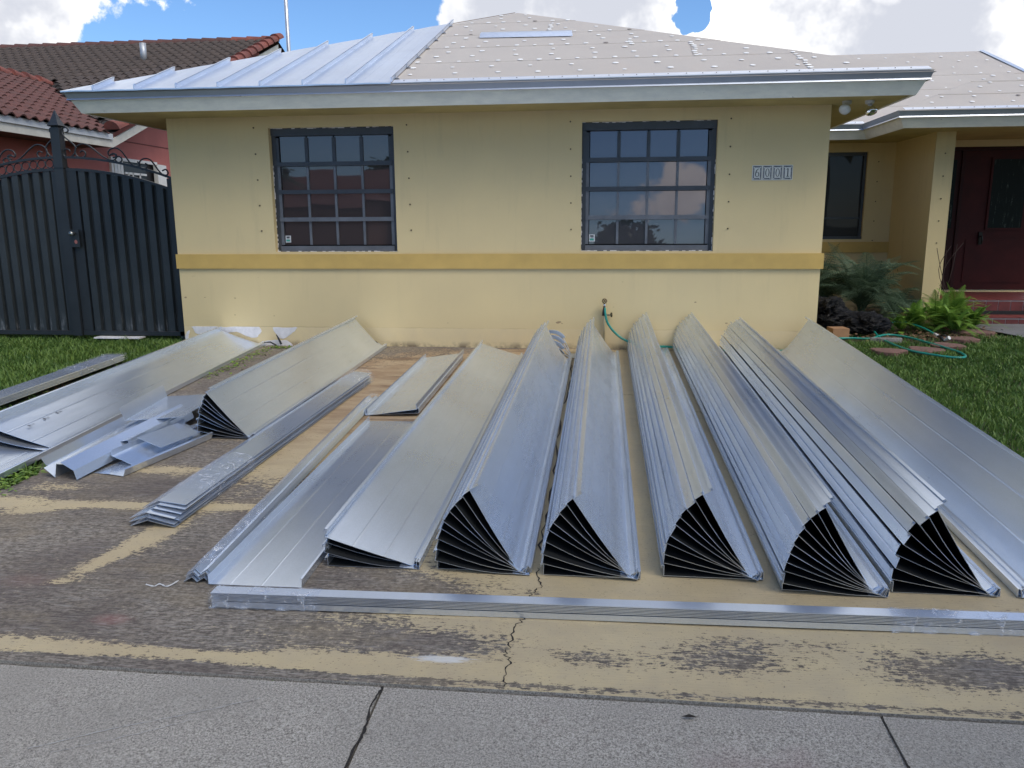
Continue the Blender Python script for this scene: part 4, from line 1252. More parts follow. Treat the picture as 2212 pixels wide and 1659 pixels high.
# ------------------------------------------------------------------ garden tap, pipe, hose
M_PIPE = simple('pipe_cream', (.52, .45, .28), .5); M_BRASS = simple('old_brass', (.18, .13, .07), .35, .9, .3, 30); M_BLK = simple('black_rubber', (.015, .015, .017), .5); M_CHR = simple('chrome', (.7, .7, .7), .2, 1)
tap = empty('garden_tap', (4.765, 0, 0))
tag(tap, 'garden tap with two round valves on a thin wall pipe', 'tap')
MB().tube([(0, -.03, -.06), (0, -.03, .36), (0, -.03, .44), (0, -.05, .50)], .013, 10).build('pipe', M_PIPE, tap, smooth=True)
MB().tube([(0, -.035, .375), (.055, -.035, .375), (.06, -.045, .375)], .012, 10).build('side_outlet', M_PIPE, tap, smooth=True)
def wheel(x, y, z, r, d):
    mb = MB(); n = 14
    pts = []
    for i in range(n+1):
        a = 2*PI*i/n; rr = r*(1+.12*math.cos(6*a))
        pts.append((x+rr*math.cos(a)*(1 if d else .35), y+(0 if d else -rr*math.cos(a)*.6), z+rr*math.sin(a)))
    mb.tube(pts, .005, 6, caps=False)
    for k in range(3):
        a = k*PI/3; c_ = math.cos(a)*(1 if d else .35); e_ = 0 if d else -math.cos(a)*.6; s_ = math.sin(a)
        mb.tube([(x-r*c_, y-r*e_, z-r*s_), (x+r*c_, y+r*e_, z+r*s_)], .0045, 5)
    mb.tube([(x, y-.014, z), (x, y+.03, z)], .008, 8)
    return mb
wheel(0, -.09, .528, .024, True).build('valve_wheel', M_BRASS, tap)
wheel(.075, -.06, .378, .022, False).build('valve_wheel', M_BRASS, tap)
MB().tube([(0, -.06, .50), (0, -.07, .47)], .014, 10).build('spout', M_CHR, tap, smooth=True)
MB().tube([(0, -.07, .47), (-.006, -.08, .42), (-.012, -.085, .37)], [.013, .014, .015], 10).build('hose_sleeve', M_BLK, tap, smooth=True)
M_HOSE = simple('green_hose', (.012, .24, .19), .32, 0, .18, 18)
hz = lambda y: g(y)+.012
hp = [(4.768, -.075, .455), (4.775, -.09, .39), (4.80, -.10, .30), (4.86, -.11, .215), (4.945, -.12, .145), (5.04, -.14, .10), (5.12, -.22, .07), (5.25, -.14, .04), (5.33, -.16, .06), (5.45, -.075, .045), (5.7, -.06, .02), (6.1, -.07, .012), (6.6, -.06, .012), (7.05, .35, .012), (7.35, .80, .014), (7.571, .928, .012), (7.809, .892, .014),
      (7.938, 1.0, .03), (8.10, 1.12, .03), (8.258, .98, .02), (8.324, .65, .016), (8.373, .313, .014), (8.40, -.08, .013), (8.34, -.29, .012), (8.20, -.29, .012), (8.05, -.13, .012), (7.948, .05, .012), (7.918, .413, .012), (7.921, .88, .02), (7.96, 1.20, .04), (8.0, 1.42, .07),
      (8.06, 1.46, .10), (8.169, 1.53, .10), (8.38, 1.78, .10), (8.49, 1.70, .10), (8.53, 1.30, .09), (8.545, 1.0, .06)]
hs_ = smooth_pts([(x, y, (g(y) if z < .2 and y < 0 else 0)+z) for x, y, z in hp], 5)
hose = MB().tube(hs_, .0125, 8).build('hose', M_HOSE, None, smooth=True)
tag(hose, 'green garden hose running from the tap to the front lawn', 'hose')
MB().tube([(8.545, 1.0, .06), (8.548, .93, .055), (8.548, .90, .05)], .017, 10).build('coupling', simple('coupling_grey', (.6, .58, .55), .4), hose, smooth=True)
nz = empty('spray_nozzle', (8.55, .88, .03)); tag(nz, 'black and white spray nozzle at the end of green hose', 'nozzle')
MB().tube([(0, .02, .02), (.005, -.06, .01), (.01, -.13, -.012)], [.014, .018, .015], 10).build('barrel', M_BLK, nz, smooth=True)
MB().tube([(.0, -.02, .03), (.03, -.07, .045), (.05, -.12, .02)], .008, 8).build('handle', M_BLK, nz, smooth=True)
MB().tube([(.01, -.13, -.006), (.04, -.18, .03)], [.012, .022], 10).build('nozzle_tip', simple('nozzle_white', (.6, .6, .58), .4), nz)

# ------------------------------------------------------------------ bag, box, stones, path
def crumpled(name, c, rad, mt, seed, n=3, amp=.35, flat=.0):
    bm = bmesh.new(); bmesh.ops.create_icosphere(bm, subdivisions=n+2, radius=1)
    for v in bm.verts:
        p = v.co.normalized()
        k = 1+amp*noise.noise(p*1.6+Vector((seed, 0, 0)))-amp*1.1*abs(noise.noise(p*3.6+Vector((0, seed, 0))))-.30*abs(noise.noise(p*8+Vector((seed, seed, 0))))-.12*abs(noise.noise(p*19))
        q = Vector((p.x*rad[0], p.y*rad[1], p.z*rad[2]))*k
        q.z = max(q.z+rad[2]*.72, 0.004)
        v.co = q
    me = bpy.data.meshes.new(name); bm.to_mesh(me); bm.free()
    return link(name, me, mt, None, c)
m_, n_, b_ = mat('black_bag_plastic')
b_.inputs['Base Color'].default_value = (.006, .006, .008, 1); b_.inputs['Roughness'].default_value = .13
pp = n_.obj(); n_.put(b_.inputs['Normal'], n_.bump(n_.noise(n_.mapping(pp, scale=(1, 1, 2.2)), 11, 6, .7, 1.2), 1.0, .05))
M_BAG = m_
tag(crumpled('rubbish_bag', (7.45, 1.80, 0), (.42, .34, .27), M_BAG, 2.2), 'crumpled black rubbish bag slumped against the house corner', 'rubbish bag', 'black rubbish bags')
tag(crumpled('rubbish_bag', (7.90, 1.45, 0), (.30, .22, .16), M_BAG, 7.7), 'lower flat black rubbish bag beside the green hose', 'rubbish bag', 'black rubbish bags')
m_box = simple('cardboard', (.34, .19, .10), .8, 0, .1, 12)
bx = empty('cardboard_box', (7.44, 1.06, 0)); bx.rotation_euler = (0, 0, .1); tag(bx, 'small brown cardboard box between panels and rubbish bag', 'box')
MB().box(0, .19, 0, .20, 0, .10).build('box_body', m_box, bx)
MB().box(.0, .19, .0, .20, .101, .103).build('flap', m_box, bx)
M_STONE = simple('red_stone', (.16, .088, .07), .9, 0, .28, 22, .5, 50)
M_STONE2 = simple('grey_stone', (.20, .19, .18), .9, 0, .25, 18, .5, 40)
def stone(x, y, a, b, lab, mt=M_STONE, seed=0, z=None, th=.03, gp='round stepping stones along the bed'):
    r = random.Random(seed); n = 22; V = []; z0 = (g(y) if z is None else z)
    for k in range(n):
        t_ = 2*PI*k/n; q = 1+.13*math.sin(3*t_+seed)+.08*math.sin(5*t_+2*seed)+r.uniform(-.03, .03)
        V.append((a*q*math.cos(t_), b*q*math.sin(t_), th-.006))
    V2 = [(x_*.96, y_*.96, th) for x_, y_, _ in V]; V0 = [(x_, y_, -.03) for x_, y_, _ in V]
    F = [tuple(range(2*n, 3*n))]+[(k, (k+1) % n, n+(k+1) % n, n+k) for k in range(n)]+[(n+k, n+(k+1) % n, 2*n+(k+1) % n, 2*n+k) for k in range(n)]
    o = mesh('stepping_stone', V0+V+V2, F, mt, None, (x, y, z0)); tag(o, lab, 'stepping stone', gp)
stone(7.72, .03, .17, .15, 'reddish stepping stone nearest the rightmost panel fan', seed=1, th=.02)
stone(8.13, .14, .17, .17, 'reddish stepping stone inside the hose loop', seed=2, th=.02)
stone(8.48, .48, .17, .16, 'reddish stepping stone just beyond the hose loop', seed=3, th=.018)
stone(9.22, 1.60, .25, .17, 'reddish stepping stone nearest the concrete path', seed=4, th=.02)
stone(8.85, 1.02, .20, .15, 'brown stepping stone beside the spray nozzle', M_STONE, seed=5, th=.014)
stone(7.95, .78, .16, .05, 'grey edging stone under the hose crossing', M_STONE2, 6, th=.04, gp='edging stone of the bed')
mb = MB()
mb.add([(9.35, 2.455, .004), (9.62, 1.25, .004), (10.1, .2, .004), (11.6, -.6, .004), (13.5, -.6, .004), (13.5, 2.455, .004)], [(0, 1, 2, 3, 4, 5)])
structure(mb.build('path', M_PATH))
# old tile lying under the gate
mb = MB(); mb.box(-1.23, -.66, .16, .30, .030, .044)
tag(mb.build('loose_board', M_PLASTER), 'flat pale board lying in the grass under the gate', 'board')
# blackened stick at the wall foot
tag(MB().tube([(1.16, -.05, .02), (1.13, -.04, .08), (1.10, -.03, .125)], [.012, .011, .004], 6).build('stick', M_BLK), 'short black stake leaning against the peeling wall foot', 'stick')
tag(MB().tube([(.98, -.10, .045), (1.05, -.09, .05), (1.13, -.12, .02)], [.004, .008, .008], 6).build('stick', M_BLK), 'thin black twig lying at the peeling wall foot', 'stick')

# ------------------------------------------------------------------ gate
M_GATE = simple('gate_paint', (.020, .024, .029), .45, .0, .2, 3, spec=.5)
def gate_slat_mat():
    m, nt, b = mat('gate_slat_paint')
    p = nt.pos(); sep = nt.new('ShaderNodeSeparateXYZ'); nt.put(sep.inputs[0], p)
    n = nt.noise(p, 2.5, 5, .6)
    c = nt.mix(nt.rng(n, .35, .65), (.022, .027, .031), (.032, .038, .042))
    sc = nt.math('MULTIPLY', nt.rng(sep.outputs[2], .08, .36, 1, 0, True), nt.rng(nt.noise(nt.mapping(p, scale=(9, 9, 2.2)), 1, 5, .7), .50, .68, 0, 1, True))
    c = nt.mix(nt.math('MULTIPLY', sc, .85), c, (.24, .25, .26))
    nt.put(b.inputs['Base Color'], c); b.inputs['Roughness'].default_value = .5
    return m
M_SLAT = gate_slat_mat()
YG = .30
zu = lambda x: 2.112-.137*(x+1.5)**2
zl = lambda x: zu(x)-.134
def gate_leaf(x0, x1, label, post):
    gt = empty('gate_leaf', (x0, YG, 0)); tag(gt, label, 'gate', 'leaves of the black metal gate')
    def rail(zf, t, name):
        mb = MB(); n = 24
        for i in range(n):
            a, b = x0+(x1-x0)*i/n, x0+(x1-x0)*(i+1)/n
            V = [(a-x0, -.018, zf(a)-t), (b-x0, -.018, zf(b)-t), (b-x0, .018, zf(b)-t), (a-x0, .018, zf(a)-t), (a-x0, -.018, zf(a)+t), (b-x0, -.018, zf(b)+t), (b-x0, .018, zf(b)+t), (a-x0, .018, zf(a)+t)]
            mb.add(V, [(0, 3, 2, 1), (4, 5, 6, 7), (0, 1, 5, 4), (2, 3, 7, 6)])
        mb.build(name, M_GATE, gt)
    rail(zu, .013, 'top_rail'); rail(zl, .015, 'lower_arch_rail')
    MB().box(0, x1-x0, -.02, .02, .055, .105).build('bottom_rail', M_GATE, gt)
    # vertical boards
    sp = .1335; n = int((x1-x0)/sp)
    for k in range(n+1):
        xa = (x1-x0)-.035-(k+1)*sp if post == 'right' else .0+k*sp
        if post == 'right' and xa < .02: break
        if xa+sp > (x1-x0)-.01: continue
        prof = [(0, .034), (.012, .034), (.022, -.006), (.034, -.012), (.106, -.012), (.112, .034), (.1335, .034)]
        mb = MB()
        for (u0, v0), (u1, v1) in zip(prof[:-1], prof[1:]):
            X0, X1 = xa+u0, xa+u1
            mb.quad((X0, v0, .106), (X1, v1, .106), (X1, v1, zl(x0+X1)-.0155), (X0, v0, zl(x0+X0)-.0155))
        mb.build('slat', M_SLAT, gt)
    sw_ = (x1-x0)-.035-int((x1-x0-.035-.02)/sp)*sp if post == 'right' else (x1-x0)-n*sp
    if post == 'right': MB().box(.0, max(.03, sw_+.002), -.014, .036, .106, zl(x0)-.0155-.0).build('stile', M_GATE, gt)
    else: MB().box((x1-x0)-sw_-.002, x1-x0, -.014, .036, .106, zl(x1)-.02).build('stile', M_GATE, gt)
    # rings
    x = (-1.395 if post == 'right' else x1-.135)
    dxs = .1005
    while x0+.05 < x < x1-.03:
        zc = (zu(x)+zl(x))/2; sl_ = -.274*(x+1.5)
        pts = [(x-x0+.047*math.cos(a)+0, 0, zc+.047*math.sin(a)+.047*math.cos(a)*sl_) for a in [2*PI*i/22 for i in range(23)]]
        MB().tube(pts, .0065, 6, caps=False).build('ring', M_GATE, gt, smooth=True)
        x += dxs if post == 'right' else -dxs
    return gt
gr = gate_leaf(-1.43, -.075, 'right leaf of black slatted metal gate with scrolls and lock', 'right')
gl_ = gate_leaf(-3.35, -1.43-.065, 'left leaf of black metal gate carrying the spiked centre post', 'left')
SCR = [[(-1.39, 2.385), (-1.36, 2.396), (-1.36, 2.425), (-1.387, 2.441), (-1.42, 2.431), (-1.436, 2.388), (-1.401, 2.33), (-1.337, 2.28), (-1.291, 2.231), (-1.293, 2.183), (-1.329, 2.13), (-1.386, 2.112), (-1.437, 2.127), (-1.445, 2.171), (-1.411, 2.202), (-1.369, 2.194), (-1.361, 2.17)],
 [(-1.238, 2.168), (-1.204, 2.182), (-1.174, 2.162), (-1.182, 2.123), (-1.231, 2.105), (-1.281, 2.125), (-1.297, 2.183), (-1.268, 2.231), (-1.2, 2.257), (-1.138, 2.243), (-1.059, 2.189), (-0.981, 2.125), (-0.901, 2.081), (-0.838, 2.072), (-0.802, 2.104), (-0.82, 2.138), (-0.857, 2.133)],
 [(-0.845, 2.099), (-0.812, 2.108), (-0.799, 2.132), (-0.84, 2.147), (-0.885, 2.124), (-0.897, 2.158), (-0.864, 2.194), (-0.801, 2.205), (-0.741, 2.175), (-0.694, 2.116), (-0.649, 2.048), (-0.601, 2.009), (-0.549, 1.999), (-0.525, 2.018), (-0.553, 2.052)],
 [(-0.46, 2.031), (-0.436, 2.012), (-0.456, 1.974), (-0.5, 1.965), (-0.535, 1.999), (-0.521, 2.056), (-0.465, 2.084), (-0.403, 2.074), (-0.365, 2.035), (-0.319, 1.967), (-0.272, 1.913), (-0.221, 1.898), (-0.195, 1.922), (-0.219, 1.961), (-0.263, 1.947)],
 [(-0.816, 2.07), (-0.788, 2.046), (-0.749, 2.055), (-0.738, 2.088), (-0.769, 2.113), (-0.802, 2.104)]]
for c in SCR:
    P = smooth_pts([(x+1.43, 0, z) for x, z in c], 4)
    MB().tube(P, .0085, 6, flat=1.0).build('scroll', M_GATE, gr, smooth=True)
    P = smooth_pts([(-3.0+.06-x-(-3.35)-.0, 0, z) for x, z in c], 4)
    MB().tube(P, .0085, 6).build('scroll', M_GATE, gl_, smooth=True)
# centre post with spike
xp = -1.495-(-3.35)
MB().box(xp-.055, xp+.055, -.045, .045, .05, 2.43).build('centre_post', M_GATE, gl_)
mb = MB(); cx_ = xp
mb.box(cx_-.038, cx_+.038, -.038, .038, 2.43, 2.445)
def frust(mb, c, z0, r0, z1, r1_):
    V = [(c-r0, -r0, z0), (c+r0, -r0, z0), (c+r0, r0, z0), (c-r0, r0, z0), (c-r1_, -r1_, z1), (c+r1_, -r1_, z1), (c+r1_, r1_, z1), (c-r1_, r1_, z1)]
    mb.add(V, [(0, 3, 2, 1), (4, 5, 6, 7), (0, 1, 5, 4), (1, 2, 6, 5), (2, 3, 7, 6), (3, 0, 4, 7)])
frust(mb, cx_, 2.445, .045, 2.46, .068); frust(mb, cx_, 2.46, .068, 2.53, .036); frust(mb, cx_, 2.53, .036, 2.63, .004)
mb.build('spike', M_GATE, gl_)
MB().box(xp-.062, xp+.062, -.052, .052, 1.995, 2.01).build('post_collar', M_GATE, gl_)
# lock
lk = MB().box(.0, .105, -.062, -.046, 1.095, 1.295).build('lock_plate', M_GATE, gr)
MB().tube([(.045, -.062, 1.25), (.045, -.085, 1.25), (.04, -.12, 1.25)], [.018, .022, .024], 14).build('knob', simple('steel_knob', (.4, .4, .38), .3, .9), lk, smooth=True)
n = 16; mb = MB().add([(.06+.019*math.cos(2*PI*k/n), -.0635, 1.155+.024*math.sin(2*PI*k/n)) for k in range(n)], [tuple(range(n))]); mb.build('key_hole', simple('hole_pink', (.36, .13, .11), .8), lk)
# hinge posts
tag(MB().box(-.19-.02, -.002, .28, .34, 0, 1.86).build('gate_post', M_GATE), 'flat black gate post fixed at the left house corner', 'gate post')
tag(MB().box(-3.55, -3.36, .25, .35, 0, 2.0).build('gate_post', M_GATE), 'black gate post at the far left of gate', 'gate post')

# ------------------------------------------------------------------ neighbour's house
nb_ = empty('house', (-4, 5, 0)); tag(nb_, 'salmon red neighbouring house with dark brown barrel tile roof', 'house')
def nbld(mb, name, mt, smooth=False, par=None):
    o = mb.build(name, mt, nb_ if par is None else par, smooth=smooth)
    if par is None: o.matrix_parent_inverse = Matrix.Translation((4, -5, 0))
    return o
M_SAL = simple('salmon_stucco', (.40, .125, .105), .8, 0, .08, 3, .2)
M_NFAS = simple('cream_fascia', (.50, .49, .44), .6, 0, .12, 5)
M_NGUT = simple('gutter_grey', (.46, .48, .50), .5, .2, .1, 5)
mb = MB(); xw = -4.6
mb.quad((xw, .8, -.05), (xw, 14.5, -.05), (xw, 14.5, 2.9), (xw, .8, 2.9))
mb.quad((xw, 5.96, 2.9), (xw, 20.8, 2.9), (xw, 13.4, 5.9), (xw, 13.39, 5.9))
mb.quad((-12, .8, -.05), (xw, .8, -.05), (xw, .8, 2.9), (-12, .8, 2.9))
nbld(mb, 'wall', M_SAL)
nbld(MB().box(xw, xw+.012, 5.5, 14, 2.93, 2.945), 'score_line', simple('score_dark', (.15, .05, .045), .9))
# eave on the +X side of the front wing, then the rake of the main gable
EZ = 2.72; KN = .4
def fas(p, q, z0a, z1a, z0b, z1b, name, mt, out=0):
    mb = MB(); x = -4.0+out
    mb.quad((x, p, z0a), (x, q, z0b), (x, q, z1b), (x, p, z1a)); mb.quad((x-.03, p, z0a), (x-.03, q, z0b), (x, q, z0b), (x, p, z0a)); mb.quad((x-.03, p, z1a), (x-.03, q, z1b), (x, q, z1b), (x, p, z1a)); mb.quad((x-.03, q, z0b), (x-.03, q, z1b), (x, q, z1b), (x, q, z0b))
    nbld(mb, name, mt)
fas(.4, 5.38, 2.695, 2.86, 2.695, 2.86, 'fascia_board', M_NFAS)
fas(.4, 5.36, 2.825, 2.925, 2.825, 2.925, 'gutter', M_NGUT, .03)
fas(5.38, 13.4, 2.695, 2.84, 2.695+8.02*KN, 2.84+8.02*KN, 'rake_board', M_NFAS)
nbld(MB().quad((-4.0, .4, 2.70), (-4.0, 5.4, 2.70), (-4.6, 5.4, 2.70), (-4.6, .4, 2.70)), 'soffit', simple('brown_soffit', (.10, .05, .04), .9))
# decks
M_TILEN = None
def ntile_mat(name, a, b_, c_):
    m, nt, b = mat(name)
    p = nt.pos(); n = nt.noise(p, 3, 4, .6); n2 = nt.noise(p, 26, 4, .7)
    c = nt.mix(nt.rng(n, .35, .65), a, b_); c = nt.mix(nt.rng(n2, .52, .72, 0, .7), c, c_)
    nt.put(b.inputs['Base Color'], c); b.inputs['Roughness'].default_value = .8
    return m
M_NT1 = ntile_mat('brown_roof_tile', (.055, .042, .036), (.075, .055, .046), (.035, .028, .025))
M_NT2 = ntile_mat('red_brown_roof_tile', (.13, .052, .042), (.095, .045, .038), (.05, .032, .028))
M_NRED = ntile_mat('red_ridge_tile', (.24, .07, .05), (.15, .05, .04), (.08, .04, .034))
zn1 = lambda y: 2.95+KN*(y-5.36)           # main front slope
zn2 = lambda x: 2.93+KN*(-4.0-x)           # wing slope facing +X
mb = MB(); mb.quad((-20, 5.36, zn1(5.36)-.03), (-4.0, 5.36, zn1(5.36)-.03), (-4.0, 13.4, zn1(13.4)-.03), (-20, 13.4, zn1(13.4)-.03))
mb.quad((-20, 13.4, zn1(13.4)-.03), (-4.0, 13.4, zn1(13.4)-.03), (-4, 21, 3.0), (-20, 21, 3.0))
mb.quad((-4.0, .4, zn2(-4)-.03), (-7.75, .4, zn2(-7.75)-.03), (-7.75, 9.1, zn2(-7.75)-.03), (-4.0, 5.36, zn2(-4)-.03))
mb.quad((-7.75, .4, zn2(-7.75)-.03), (-11.5, .4, 2.9), (-11.5, 9.1, 2.9), (-7.75, 9.1, zn2(-7.75)-.03))
nbld(mb, 'roof_deck', simple('roof_felt', (.03, .025, .022), .9))
# tile mesh: a wave across the course, thick lower lip
def tile_geo():
    n = 6; V = []; F = []
    wv = [(0, 0), (.17, .035), (.36, .052), (.55, .035), (.72, 0), (.86, -.008), (1.0, 0)]
    Wt, Lt = .25, .40
    for (u, h_) in wv: V.append((u*Wt, 0, h_+.030))
    for (u, h_) in wv: V.append((u*Wt, Lt, h_*.95+.004))
    for (u, h_) in wv: V.append((u*Wt, .002, h_+.008))
    m_ = len(wv)
    for i in range(m_-1):
        F.append((i, i+1, m_+i+1, m_+i)); F.append((2*m_+i, 2*m_+i+1, i+1, i))
    return V, F
TV, TF = tile_geo(); TVn = np.array(TV)
def cam_px(p):
    d = Vector(p)-CAM; z = d.dot(fwd)
    return (1106+1725*d.dot(r2)/z, 829.5-1725*d.dot(u2)/z)
tiles = []
sl_len = math.hypot(1, KN)
for r in range(27):                                # main slope, rows up the slope
    y = 5.30+r*.33/sl_len
    for c in range(46):
        x = -4.02-.25-c*.25
        if y > 13.2: continue
        # hide the part under the wing roof
        if x > -7.75 and zn1(y)+.05 < zn2(x) and y < 9.2: continue
        if x <= -7.75 and y < 9.2+0 and zn1(y) < zn2(-7.75)-KN*(-7.75-x): continue
        px = cam_px((x, y, zn1(y)))
        if -60 < px[0] < 640: tiles.append((0, (x, y, zn1(y)), (Vector((x, y, zn1(y)))-CAM).length))
for r in range(13):
    x = -3.93-r*.33/sl_len
    for c in range(40):
        y = .45+c*.25
        if x < -7.7 or y > 5.36+(-4-x)-.1: continue
        px = cam_px((x, y, zn2(x)))
        if -80 < px[0] < 380: tiles.append((1, (x, y, zn2(x)), (Vector((x, y, zn2(x)))-CAM).length))
tiles.sort(key=lambda t: t[2])
tme = {}
rotm = {0: Matrix.Rotation(math.atan(KN), 3, 'X'), 1: Matrix.Rotation(math.pi/2, 3, 'Z') @ Matrix.Rotation(math.atan(KN), 3, 'X')}
sv, sf, sv2, sf2 = [], [], [], []
for k, (kind, p, _) in enumerate(tiles):
    mt = M_NT1 if kind == 0 else M_NT2
    jit = Vector((random.uniform(-.004, .004), random.uniform(-.004, .004), random.uniform(0, .004)))
    if k < 290:
        if kind not in tme:
            o = MB().add(TV, TF).build('roof_tile', mt, nb_, smooth=False); tme[kind] = o.data
        else:
            o = bpy.data.objects.new('roof_tile', tme[kind]); COL.objects.link(o); o.parent = nb_
        R3 = rotm[kind].to_4x4(); o.matrix_parent_inverse = Matrix.Translation((4, -5, 0))
        o.rotation_euler = rotm[kind].to_euler(); o.location = Vector(p)+jit
    else:
        P = (np.array(rotm[kind]) @ TVn.T).T + np.array(Vector(p)+jit)
        tgt = (sv, sf) if kind == 0 else (sv2, sf2)
        base_ = sum(len(a) for a in tgt[0]); tgt[0].append(P); tgt[1].append(np.array(TF)+base_)
for a, b, mt in ((sv, sf, M_NT1), (sv2, sf2, M_NT2)):
    if a:
        o = np_mesh('roof_tile', np.vstack(a), np.vstack(b), mt, nb_); o.matrix_parent_inverse = Matrix.Translation((4, -5, 0)); o['kind'] = 'stuff'
# ridge caps: tapered half barrels
def barrel(p, q, r0, r1_, mt, lift=0):
    p, q = Vector(p), Vector(q); d = (q-p); L_ = d.length; d.normalize()
    s = d.cross(Vector((0, 0, 1))).normalized(); u = s.cross(d)
    V = []; n = 8
    for (c, rr, dz) in ((p, r0, .02), (q, r1_, 0)):
        for k in range(n+1):
            a = PI*k/n; V.append(c+s*rr*math.cos(a)+u*(rr*math.sin(a)+dz+lift))
    F = [(k, k+1, n+2+k, n+1+k) for k in range(n)]+[tuple(range(n+1))]
    return nbld(MB().add(V, F), 'ridge_tile', mt)
x = -4.0
while x > -14: barrel((x, 13.4, 6.12), (x-.42, 13.4, 6.12), .11, .16, M_NT2 if x < -4.9 else M_NRED); x -= .42
y = 9.2
while y > 1: barrel((-7.75, y-.42, 4.42), (-7.75, y, 4.42), .15, .11, M_NRED); y -= .42
y = 5.45
while y < 13.3:
    barrel((-4.03, y, zn1(y)+.01), (-4.03, y+.40/sl_len, zn1(y+.40/sl_len)+.01), .15, .12, M_NRED); y += .40/sl_len
# window with white frame, shutters
wd_ = empty('window', (-4.6, 6.15, 1.95)); wd_.parent = nb_; wd_.matrix_parent_inverse = Matrix.Translation((4, -5, 0))
M_WHT = simple('white_frame', (.62, .62, .60), .5, 0, .1, 8)
MB().box(.0, .05, -.0, 1.62, .60, .66).box(0, .05, 0, .06, 0, .60).box(0, .05, 1.56, 1.62, 0, .60).box(0, .05, .0, 1.62, -.06, 0).build('frame', M_WHT, wd_)
MB().quad((.01, .06, 0), (.01, 1.56, 0), (.01, 1.56, .6), (.01, .06, .6)).build('pane', GL3, wd_)
for k, yy in enumerate((.10, .20, .30)): MB().box(.02, .045, yy, yy+.085, 0, .6).build('shutter_panel', M_WHT, wd_)
for yy in (.55, .7, .95): MB().box(.02, .04, yy, yy+.03, 0, .4).build('bar', M_WHT, wd_)
MB().box(.02, .04, .45, 1.2, .36, .40).build('bar', M_WHT, wd_)
MB().add([(.05, 1.45, .0), (.05, 1.45, .62), (.05, 1.80, .62), (.05, 1.80, 0), (.14, 1.45, 0), (.14, 1.45, .60), (.14, 1.80, .60), (.14, 1.80, 0)], [(4, 5, 6, 7), (0, 4, 7, 3), (1, 2, 6, 5), (0, 1, 5, 4), (3, 7, 6, 2)]).build('side_shutter', M_WHT, wd_)
# vent pipe on that roof
pv = MB().tube([(-6.62, 11.25, 5.25), (-6.62, 11.25, 5.72)], .075, 12)
o = nbld(pv, 'vent_pipe', simple('galv_pipe', (.42, .44, .47), .5, .5), True)
# galvanised mast behind
tag(MB().tube([(-3.95, 14, 0), (-3.95, 14, 5), (-3.95, 14, 10)], [.06, .055, .05], 14).build('mast', simple('galv_mast', (.55, .56, .58), .35, .7, .1, 3), None, smooth=True), 'tall grey metal mast rising behind the two roofs', 'mast')

# ------------------------------------------------------------------ plants
def blades(name, label, regs, n, mt, h=(.03, .075), w_=.0035, seed=1, lean=.6, dens=None):
    r = np.random.default_rng(seed)
    xs_, ys_ = [], []
    areas = np.array([(b-a)*(d-c) for a, b, c, d in regs]); cnt = (n*areas/areas.sum()).astype(int)
    for (a, b, c, d), m_ in zip(regs, cnt):
        xs_.append(r.uniform(a, b, m_)); ys_.append(r.uniform(c, d, m_))
    x = np.concatenate(xs_); y = np.concatenate(ys_)
    # clump field
    f_ = np.sin(x*7.1+np.sin(y*5.3)*1.7)*np.sin(y*6.3+np.sin(x*4.1)*1.9)+.6*np.sin(x*19+y*13)*np.sin(y*17-x*9)
    if dens is not None:
        keep = dens(x, y, f_, r); x, y, f_ = x[keep], y[keep], f_[keep]
    m_ = len(x)
    a = r.uniform(0, 2*np.pi, m_); hh = r.uniform(h[0], h[1], m_)*(1+.28*f_); ww = w_*r.uniform(.6, 1.5, m_)
    ln = hh*r.uniform(.2, 1.0, m_)*lean*1.6; la = r.uniform(0, 2*np.pi, m_)
    z = .03*np.minimum(y, 0)-.033
    cx_, sx_ = np.cos(a), np.sin(a)
    b0 = np.stack([x-cx_*ww, y-sx_*ww, z], -1); b1 = np.stack([x+cx_*ww, y+sx_*ww, z], -1)
    mx_, my_ = x+np.cos(la)*ln*.4, y+np.sin(la)*ln*.4
    m0 = np.stack([mx_-cx_*ww*.9, my_-sx_*ww*.9, z+hh*.62], -1); m1 = np.stack([mx_+cx_*ww*.9, my_+sx_*ww*.9, z+hh*.62], -1)
    tp = np.stack([x+np.cos(la)*ln, y+np.sin(la)*ln, z+hh*.95], -1)
    V = np.stack([b0, b1, m1, m0, tp], 1).reshape(-1, 3)
    i = np.arange(m_)*5
    F1 = np.stack([i, i+1, i+2], -1); F2 = np.stack([i, i+2, i+3], -1); F3 = np.stack([i+3, i+2, i+4], -1)
    F = np.concatenate([F1, F2, F3])
    t_ = np.clip(.35+.25*f_+r.normal(0, .22, m_), 0, 1); dry = r.random(m_) < .05; t_[dry] = 1.0
    o = np_mesh(name, V, F, mt, None, False, {'tint': np.repeat(t_, 5)})
    tag(o, label, 'grass', None, 'stuff'); return o
def d_left(x, y, f, r):
    edge = .97 + .36*np.clip((-y-3.7)/.6, 0, 1)+.03*np.sin(y*3)+.02*np.sin(y*11)
    bare = np.exp(-((x-(.62-.02*y))/.20)**2)*(y < -1.2)*.75 + .5*((x > .95))*(y < -4.1)*0
    xp = .965-.052*y
    under = (x > xp-.54) & (x < xp+.02) & (y < .0) & (y > -4.45)
    lb = (x > -.26) & (x < .03) & (y < -.95)
    return (x < edge) & (r.random(len(x)) > bare) & ~under & ~lb
blades('lawn_grass', 'shaggy green lawn between the gate and the driveway edge', [(-3.6, 1.33, -4.7, 0.0), (-3.6, -.02, 0, .9)], 78000, M_GRASS, (.035, .085), .0042, 3, dens=d_left)
